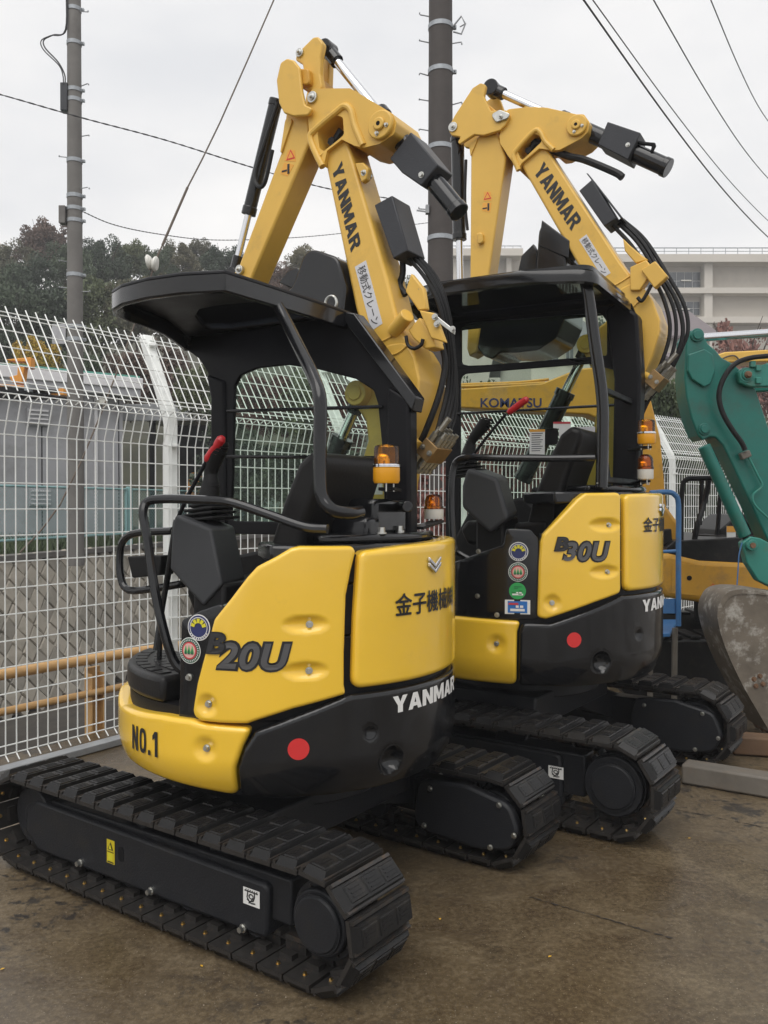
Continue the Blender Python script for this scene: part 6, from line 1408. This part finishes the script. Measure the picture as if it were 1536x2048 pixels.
# ================================================================ yellow excavator behind, only its boom and rear body show
kx = thing('yellow_excavator', 'yellow excavator lettered KOMATSU parked behind the B30U machine', 'excavator', (2.6, 7.2, 0))
def kp(L): return [(a - 2.6, b) for a, b in L]
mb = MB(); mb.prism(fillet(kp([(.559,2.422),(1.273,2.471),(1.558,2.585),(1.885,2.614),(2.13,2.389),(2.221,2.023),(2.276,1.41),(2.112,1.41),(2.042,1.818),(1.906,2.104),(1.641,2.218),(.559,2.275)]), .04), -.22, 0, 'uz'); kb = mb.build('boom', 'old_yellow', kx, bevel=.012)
mb = MB(); mb.tube([(a - 2.6, -.20, b) for a, b in [(.551,2.441),(.772,2.449),(1.094,2.461),(1.295,2.473)]], .014, 8, 3); mb.build('pipe', 'old_yellow', kb)
mb = MB(); mb.tube([(a - 2.6, -.15, b) for a, b in [(.551,2.465),(.772,2.473),(1.094,2.485),(1.335,2.51)]], .012, 8, 3); mb.build('pipe', 'old_yellow', kb)
q = [(.774,2.274),(1.264,2.274),(.774,2.35)]
lettering('maker_lettering', 'KOMATSU', quadfn((q[0][0] - 2.6, -.2225, q[0][1]), (q[1][0] - q[0][0], 0, 0), (0, 0, q[2][1] - q[0][1])), 'navy_print', kb, off=.02)
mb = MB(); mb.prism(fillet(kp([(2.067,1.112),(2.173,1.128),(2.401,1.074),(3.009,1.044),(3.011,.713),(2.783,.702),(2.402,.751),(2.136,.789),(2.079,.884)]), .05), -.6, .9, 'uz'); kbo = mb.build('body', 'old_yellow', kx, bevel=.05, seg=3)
mb = MB(); mb.prism(kp([(2.192,1.055),(2.546,1.021),(2.543,.785),(2.182,.823)]), -.606, -.603, 'uz'); mb.build('access_door', 'old_yellow', kbo, bevel=.001)
q = [(2.318,.938),(2.497,.877)]
mb = MB(); mb.cyl((q[0][0] - 2.6, -.61, q[0][1]), (q[0][0] - 2.6, -.607, q[0][1]), .019, n=18); mb.build('door_lock', 'shed_dark', kbo)
cx, cz = q[1][0] - 2.6, q[1][1]; mb = MB()
fr = lambda x, y, h: (cx + x, -.608 - h, cz + y)
disc(mb, fr, .012, .015, 20); fpoly(mb, fr, [(-.024, -.0013), (.024, -.0013), (.024, .0013), (-.024, .0013)], .001); fpoly(mb, fr, [(-.0013, -.024), (.0013, -.024), (.0013, .024), (-.0013, .024)], .001); mb.build('cross_mark', 'red_sticker', kbo, smooth=0, norm=False)
mb = MB(); mb.prism(fillet(kp([(2.154,1.169),(2.211,1.219),(2.705,1.246),(3.009,1.227),(3.009,1.029),(2.401,1.059),(2.173,1.112)]), .02), -.58, .8, 'uz'); kf = mb.build('floor_mat', 'rubber', kx, bevel=.01)
zf2 = 1.234
for k in range(7): mb = MB(); mb.box((.05 + k * .085, -.25, zf2 + .012), (.03, .5, .012), Matrix.Rotation(.35, 3, 'Z')); mb.build('mat_rib', 'rubber', kf, bevel=.003)
for P, nm, r_ in (([(2.291,6.7,1.184),(2.297,6.7,1.589),(2.328,6.7,1.685),(2.416,6.7,1.697),(2.532,6.7,1.7)], 'grab_rail', .02), ([(2.542,6.8,1.688),(2.512,6.8,1.531),(2.418,6.7,1.338),(2.391,6.7,1.203)], 'control_lever', .022), ([(2.706,7.0,1.572),(2.691,7.0,1.331),(2.667,7.0,1.17)], 'control_lever', .018), ([(2.524,6.9,1.69),(2.517,6.9,1.492),(2.51,6.9,1.333)], 'control_lever', .016)):
    mb = MB(); mb.tube([(a - 2.6, b - 7.2, c_) for a, b, c_ in P], r_, 8, 4); mb.build(nm, 'black_steel', kx)
mb = MB(); mb.prism(fillet(kp([(2.667,1.202),(2.707,1.291),(2.848,1.411),(2.948,1.419),(3.11,1.291),(3.11,1.19)]), .03), -.2, .4, 'uz'); mb.build('seat', 'cushion', kx, bevel=.03)
mb = MB(); mb.prism(kp([(2.637,1.33),(2.707,1.33),(2.707,1.199),(2.638,1.199)]), -.515, -.512, 'uz'); mb.build('warning_label', 'white_print', kx, smooth=0)
mb = MB(); mb.prism(kp([(2.637,1.33),(2.707,1.33),(2.707,1.284),(2.637,1.284)]), -.518, -.516, 'uz'); mb.build('label_band', 'orange_sticker', kx, smooth=0)
mb = MB(); mb.box((.45, .1, .36), (1.9, 1.2, .3)); mb.cyl((.45, .1, .5), (.45, .1, .72), .42, n=30); mb.build('undercarriage', 'shed_dark', kx, bevel=.02)
for yy in (-.62, .75):
    mb = MB(); mb.prism(fillet([(-.75, .02), (1.6, .02), (1.8, .25), (1.6, .5), (-.75, .5), (-.95, .25)], .15), yy - .17, yy + .17, 'uz'); kt = mb.build('crawler_belt', 'rubber', kx, bevel=.02)
    for k in range(18): mb = MB(); mb.box((-.7 + k * .135, yy, .515), (.08, .34, .03)); mb.build('track_shoe', 'rubber', kt, bevel=.008)
mb = MB(); mb.prism(fillet(kp([(2.081,1.492),(2.238,1.473),(2.364,1.297),(2.372,1.12),(2.153,1.093)]), .05), -.35, .1, 'uz'); mb.build('engine_cover', 'old_yellow', kx, bevel=.03)
mb = MB(); mb.prism(fillet(kp([(2.135,1.295),(2.218,1.31),(2.226,1.196),(2.143,1.181)]), .01), -.50, -.42, 'uz'); mb.build('lamp', 'black_plastic', kx, bevel=.01)
# yellow boom lying behind the teal machine
yb_ = thing('yellow_boom', 'long yellow excavator boom lying level behind the teal arm', 'boom', (0, 0, 0))
mb = MB(); mb.prism(fillet([(3.196,2.943),(3.369,3.002),(3.814,3.026),(4.604,3.071),(4.604,2.943),(3.814,2.908),(3.32,2.898)], .02), 8.6, 8.9, 'uz'); mb.build('beam', 'boom_yellow', yb_, bevel=.012)
mb = MB(); mb.tube([(a, 8.58, b) for a, b in [(3.293,2.91),(3.386,2.954),(3.46,2.959),(3.509,2.91)]], .008, 6, 5); mb.build('pipe', 'guy_steel', yb_)
mb = MB(); mb.prism([(4.55, 0), (4.85, 0), (4.76, 2.93), (4.64, 2.93)], 8.66, 8.84, 'uz'); mb.build('support', 'black_steel', yb_, bevel=.012)
# ================================================================ teal excavator arm and bucket
YT = 5.9
tx = thing('teal_excavator', 'worn teal excavator arm with earthy steel bucket at the right edge', 'excavator', (2.45, YT, 0))
def tp(L): return [(a - 2.45, b) for a, b in L]
Z6 = (1200, 600, .2442)
armP = [(2.043,2.655),(2.014,2.605),(2.003,2.345),(2.015,2.221),(2.049,2.072),(2.095,1.956),(2.128,1.923),(2.17,1.948),(2.211,1.944),(2.261,1.89),(2.303,1.807),(2.461,1.476),(2.608,1.161),(2.712,1.019),(2.795,1.061),(2.693,1.559),(2.606,1.89),(2.483,2.254),(2.425,2.353),(2.325,2.436),(2.251,2.477),(2.209,2.527),(2.159,2.568),(2.126,2.634),(2.084,2.666)]
mb = MB(); mb.prism(fillet(tp(armP), .015), -.10, .10, 'uz'); ta = mb.build('arm', 'teal_paint', tx, bevel=.010)
mb = MB(); mb.prism(fillet(tp([(2.019,2.494),(2.126,2.531),(2.184,2.494),(2.201,2.386),(2.168,2.295),(2.127,2.275),(2.044,2.328),(2.015,2.386)]), .02), -.125, -.10, 'uz'); mb.build('patch_plate', 'teal_paint', ta, bevel=.008)
def tpin(zx, zy, r_, d, mt='teal_paint', par=None):
    p = ((1200 + .2442 * zx - 768) / 1738 * YT - 2.45, 1.5 + (1008 - 600 - .2442 * zy) / 1738 * YT)
    mb = MB(); mb.cyl((p[0], -d, p[1]), (p[0], .12, p[1]), r_, n=24); mb.cyl((p[0], -d - .012, p[1]), (p[0], -d, p[1]), r_ * .7, n=20); mb.build('pin_boss', mt, par or ta, bevel=.004); return p
tpin(745, 315, .045, .115); tpin(805, 1070, .04, .112); 
# boom coming in from the right
mb = MB(); mb.prism(fillet(tp([(2.334,2.37),(2.375,2.403),(2.441,2.403),(2.603,2.452),(3.037,2.527),(3.038,2.304),(2.604,2.275),(2.417,2.271),(2.35,2.3)]), .02), -.16, -.105, 'uz'); tb = mb.build('boom', 'teal_light', tx, bevel=.010)
mb = MB(); mb.prism(tp([(2.334,2.37),(2.375,2.403),(2.603,2.452),(3.037,2.527),(3.038,2.304),(2.604,2.275),(2.417,2.271)]), .105, .16, 'uz'); mb.build('boom', 'teal_light', tx, bevel=.010)
tpin(1118, 645, .05, .165, 'teal_light'); tpin(1118, 645, .024, .19, 'rust_edge')
for zx, zy in ((1160, 560), (1205, 590), (1205, 690)):
    p = ((1200 + .2442 * zx - 768) / 1738 * YT - 2.45, 1.5 + (1008 - 600 - .2442 * zy) / 1738 * YT); mb = MB(); mb.box((p[0], -.165, p[1]), (.035, .03, .04)); mb.build('stop_lug', 'teal_light', tb, bevel=.004)
p0 = [(2.114,5.9,2.625),(3.158,5.9,2.696)]
mb = MB(); mb.cyl((p0[0][0] - 2.45, 0, p0[0][2]), (p0[1][0] - 2.45, 0, p0[1][2]), .028, n=18); mb.build('arm_cylinder_rod', 'chrome', tx)
p0 = [(2.116,5.75,1.884),(2.389,5.75,1.288),(2.443,5.75,1.179)]
mb = MB(); mb.cyl((p0[0][0] - 2.45, -.15, p0[0][2]), (p0[1][0] - 2.45, -.15, p0[1][2]), .042, n=20); bc_ = mb.build('bucket_cylinder', 'teal_paint', tx, bevel=.006)
mb = MB(); mb.cyl((p0[1][0] - 2.45, -.15, p0[1][2]), (p0[2][0] - 2.45, -.15, p0[2][2]), .024, n=16); mb.build('piston_rod', 'black_steel', bc_)
mb = MB(); mb.tube([(a - 2.45, b - YT, c_) for a, b, c_ in [(2.524,5.72,2.473),(2.405,5.72,2.459),(2.307,5.72,2.42),(2.235,5.72,2.331),(2.202,5.72,2.217),(2.226,5.72,2.102),(2.292,5.72,1.987),(2.352,5.72,1.905),(2.375,5.72,1.855)]], .017, 10, 6); mb.build('hydraulic_hose', 'hose', tx)
mb = MB(); mb.tube([(a - 2.45, b - YT, c_) for a, b, c_ in [(2.408,5.76,1.825),(2.475,5.76,1.692),(2.505,5.76,1.619),(2.446,5.76,1.56),(2.459,5.76,1.493),(2.559,5.76,1.394)]], .008, 8, 6); mb.build('steel_pipe', 'teal_light', tx)
p = (2.391,5.76,1.825); mb = MB(); mb.box((p[0] - 2.45, -.14, p[2]), (.065, .05, .045), Matrix.Rotation(-.4, 3, 'Y')); mb.build('pipe_clamp', 'beam_grey', tx, bevel=.006)
mb = MB(); mb.tube([(a - 2.45, b - YT, c_) for a, b, c_ in [(2.261,6.05,1.945),(2.338,6.05,1.737),(2.444,6.05,1.493),(2.549,6.05,1.319)]], .016, 8, 4); mb.build('hydraulic_hose', 'hose', tx)
mb = MB(); mb.prism(fillet(tp([(2.35,1.245),(2.406,1.288),(2.472,1.275),(2.621,1.196),(2.688,1.03),(2.623,.914),(2.457,.997),(2.383,1.113)]), .02), -.20, -.12, 'uz'); lk = mb.build('bucket_link', 'teal_light', tx, bevel=.008)
mb = MB(); pq = (2.402,1.231); mb.cyl((pq[0] - 2.45, -.24, pq[1]), (pq[0] - 2.45, -.1, pq[1]), .036, n=22); mb.build('pin_boss', 'teal_light', lk, bevel=.004)
mb = MB(); mb.cyl((pq[0] - 2.45, -.252, pq[1]), (pq[0] - 2.45, -.24, pq[1]), .018, n=16); mb.build('pin', 'rust_edge', lk)
mb = MB(); mb.tube([(a - 2.45, b - YT, c_) for a, b, c_ in [(2.308,5.6,1.252),(2.289,5.6,1.171),(2.283,5.6,1.074),(2.277,5.6,.978)]], .004, 6, 4); mb.build('tie_rope', 'blue_paint', tx)
bk = tp([(2.106,.784),(2.135,.897),(2.199,.945),(2.328,.952),(2.554,.92),(2.748,.881),(2.814,.558),(2.686,.234),(2.493,.105),(2.435,.073),(2.38,.17),(2.266,.364),(2.159,.59)])
mb = MB(); mb.prism(fillet(bk, .02), -.42, -.40, 'uz'); bu = mb.build('bucket_cheek', 'bucket_steel', tx, bevel=.006)
mb = MB(); mb.prism(fillet(bk, .02), -.12, -.10, 'uz'); mb.build('bucket_cheek', 'bucket_steel', tx, bevel=.006)
sh_ = fillet(bk[:5] + bk[9:], .02); inn = []
mb = MB(); arc = [bk[9], bk[10], bk[11], bk[12], bk[0], bk[1], bk[2], bk[3], bk[4]]; arc = [tuple(v)[:2] for v in catmull([(a, b, 0) for a, b in arc], 4)]
n = len(arc); cxm = sum(a for a, b in arc) / n + .15; czm = sum(b for a, b in arc) / n
inn = [(a + (cxm - a) * .06, b + (czm - b) * .06) for a, b in arc]; out_ = [(a + (cxm - a) * -.015, b + (czm - b) * -.03) for a, b in arc]
vs = [(a, y_, b) for y_ in (-.43, -.09) for a, b in out_] + [(a, y_, b) for y_ in (-.43, -.09) for a, b in inn]
fs = []
for k in range(n - 1): fs += [(k, k + 1, n + k + 1, n + k), (2 * n + k, 3 * n + k, 3 * n + k + 1, 2 * n + k + 1), (k, 2 * n + k, 2 * n + k + 1, k + 1), (n + k, n + k + 1, 3 * n + k + 1, 3 * n + k)]
mb.add(vs, fs); mb.build('bucket_shell', 'bucket_steel', tx, smooth=50)
for k in range(4):
    a, b = bk[9]; mb = MB(); y_ = -.38 + k * .085
    mb.add([(a - .03, y_ - .025, b + .06), (a + .06, y_ - .025, b + .05), (a + .06, y_ + .025, b + .05), (a - .03, y_ + .025, b + .06), (a + .045, y_ - .02, .006), (a + .065, y_ - .02, .006), (a + .065, y_ + .02, .006), (a + .045, y_ + .02, .006)], [(0, 1, 2, 3), (4, 5, 6, 7), (0, 1, 5, 4), (1, 2, 6, 5), (2, 3, 7, 6), (3, 0, 4, 7)]); mb.build('bucket_tooth', 'rust_edge', tx, bevel=.006)
for (x_, y_) in [(2.337,.394),(2.375,.413),(2.35,.35),(2.394,.363)]: mb = MB(); mb.hexbolt((x_ - 2.45, -.42, y_), (0, -1, 0), .012, .014); mb.build('cutter_bolt', 'rust_edge', bu)
# ================================================================ blue step stand
bs_ = thing('blue_step_stand', 'blue tubular step stand behind the rear of the B30U machine', 'step stand', (0, 0, 0))
for P, r_, mt in (([(1.806,5.9,1.575),(1.924,5.9,1.581),(1.975,5.9,1.561),(1.999,5.9,1.493),(2.0,5.9,1.188),(2.001,5.9,.848),(2.002,5.9,.671)], .018, 'blue_paint'), ([(1.863,5.95,1.171),(2.0,5.9,1.181)], .012, 'blue_paint'), ([(1.995,5.95,.65),(1.992,5.95,.396),(1.99,5.95,.004)], .020, 'beam_grey'), ([(1.839,6.0,.643),(1.84,6.0,.387),(1.841,6.0,-.002)], .020, 'beam_grey')):
    mb = MB(); mb.tube(P, r_, 10, 4); mb.build('tube_frame', mt, bs_)
mb = MB(); mb.prism([(1.98,6.585),(2.234,6.585),(1.936,5.875),(1.737,5.83)], .60, .625, 'uv'); mb.build('tread', 'blue_paint', bs_, bevel=.004)
mb = MB(); mb.bar((2.008,5.92,.804), (1.78,5.92,.804), .01, .10); mb.build('toe_board', 'blue_paint', bs_)
# ================================================================ beams on the ground
q = [(1.625,4.692),(2.292,4.26)]
bm1 = MB(); bm1.bar((q[0][0], q[0][1], .055), (q[1][0], q[1][1], .055), .13, .105); tag(bm1.build('steel_beam', 'beam_grey', bevel=.012), 'long grey square beam lying on the concrete at right', 'beam')
q = [(2.095,5.232),(2.778,5.059)]
bm1 = MB(); bm1.bar((q[0][0], q[0][1], .06), (q[1][0], q[1][1], .06), .14, .11); tag(bm1.build('timber_sleeper', 'timber', bevel=.012), 'brown timber sleeper lying behind the grey beam at right', 'beam')
# ================================================================ loose grit on the yard
rg = np.random.default_rng(12); mb = MB(); mat('grit', (.26, .215, .16), .85, var=.5, vs=40)
for k in range(800):
    y = 1.9 + 5.5 * rg.random() ** 1.6; x = (rg.random() - .5) * y * 1.05; r_ = rg.uniform(.001, .0026) * (1.6 if rg.random() < .06 else 1)
    a = rg.uniform(0, 6.28, 3); P = [(x + r_ * math.cos(t + a[0]), y + r_ * math.sin(t + a[0]) * .8, .0004) for t in (0, 1.57, 3.14, 4.71)] + [(x + r_ * .3 * math.cos(a[1]), y, r_ * 1.1)]
    mb.add(P, [(0, 1, 4), (1, 2, 4), (2, 3, 4), (3, 0, 4)])
tag(mb.build('grit', 'grit', smooth=0, norm=False), 'loose pale grit scattered over the wet concrete', 'grit', kind='stuff')
# ================================================================ fallen leaves
lm = MB(); lm.add([(-.018, 0, .004), (0, .011, .007), (.02, 0, .004), (0, -.011, .006)], [(0, 1, 2, 3)]); lme = lm.mesh('leaf_fallen', smooth=0, norm=False)
for (x, y_), lb in zip([(1.368,3.878),(.549,2.861),(-.591,2.802),(-1.228,2.784),(.202,3.12)], ('single yellow leaf on the concrete right of the far track', 'tiny yellow leaf on the open concrete in front', 'yellow leaf on the concrete before the near track', 'yellow leaf at the left edge of the concrete', 'small yellow leaf between the tracks in front')):
    o = link('fallen_leaf', lme); o.location = (x, y_, .002); o.rotation_euler = (0, 0, x * 7); o.scale = (.45, .45, .45); tag(o, lb, 'leaf', 'fallen leaves')

# ================================================================ damp air
hz = bpy.data.materials.new('haze'); hz.use_nodes = True; t = hz.node_tree; t.nodes.clear()
pv = N(t, 'ShaderNodeVolumePrincipled'); pv.inputs['Color'].default_value = (.93, .94, .96, 1); pv.inputs['Density'].default_value = .0021; pv.inputs['Anisotropy'].default_value = 0.
ou = N(t, 'ShaderNodeOutputMaterial'); t.links.new(pv.outputs[0], ou.inputs['Volume']); MATS['haze'] = hz
mb = MB(); mb.box((0, 40, 12.5), (190, 110, 31)); tag(mb.build('haze', 'haze', smooth=0), kind='stuff')
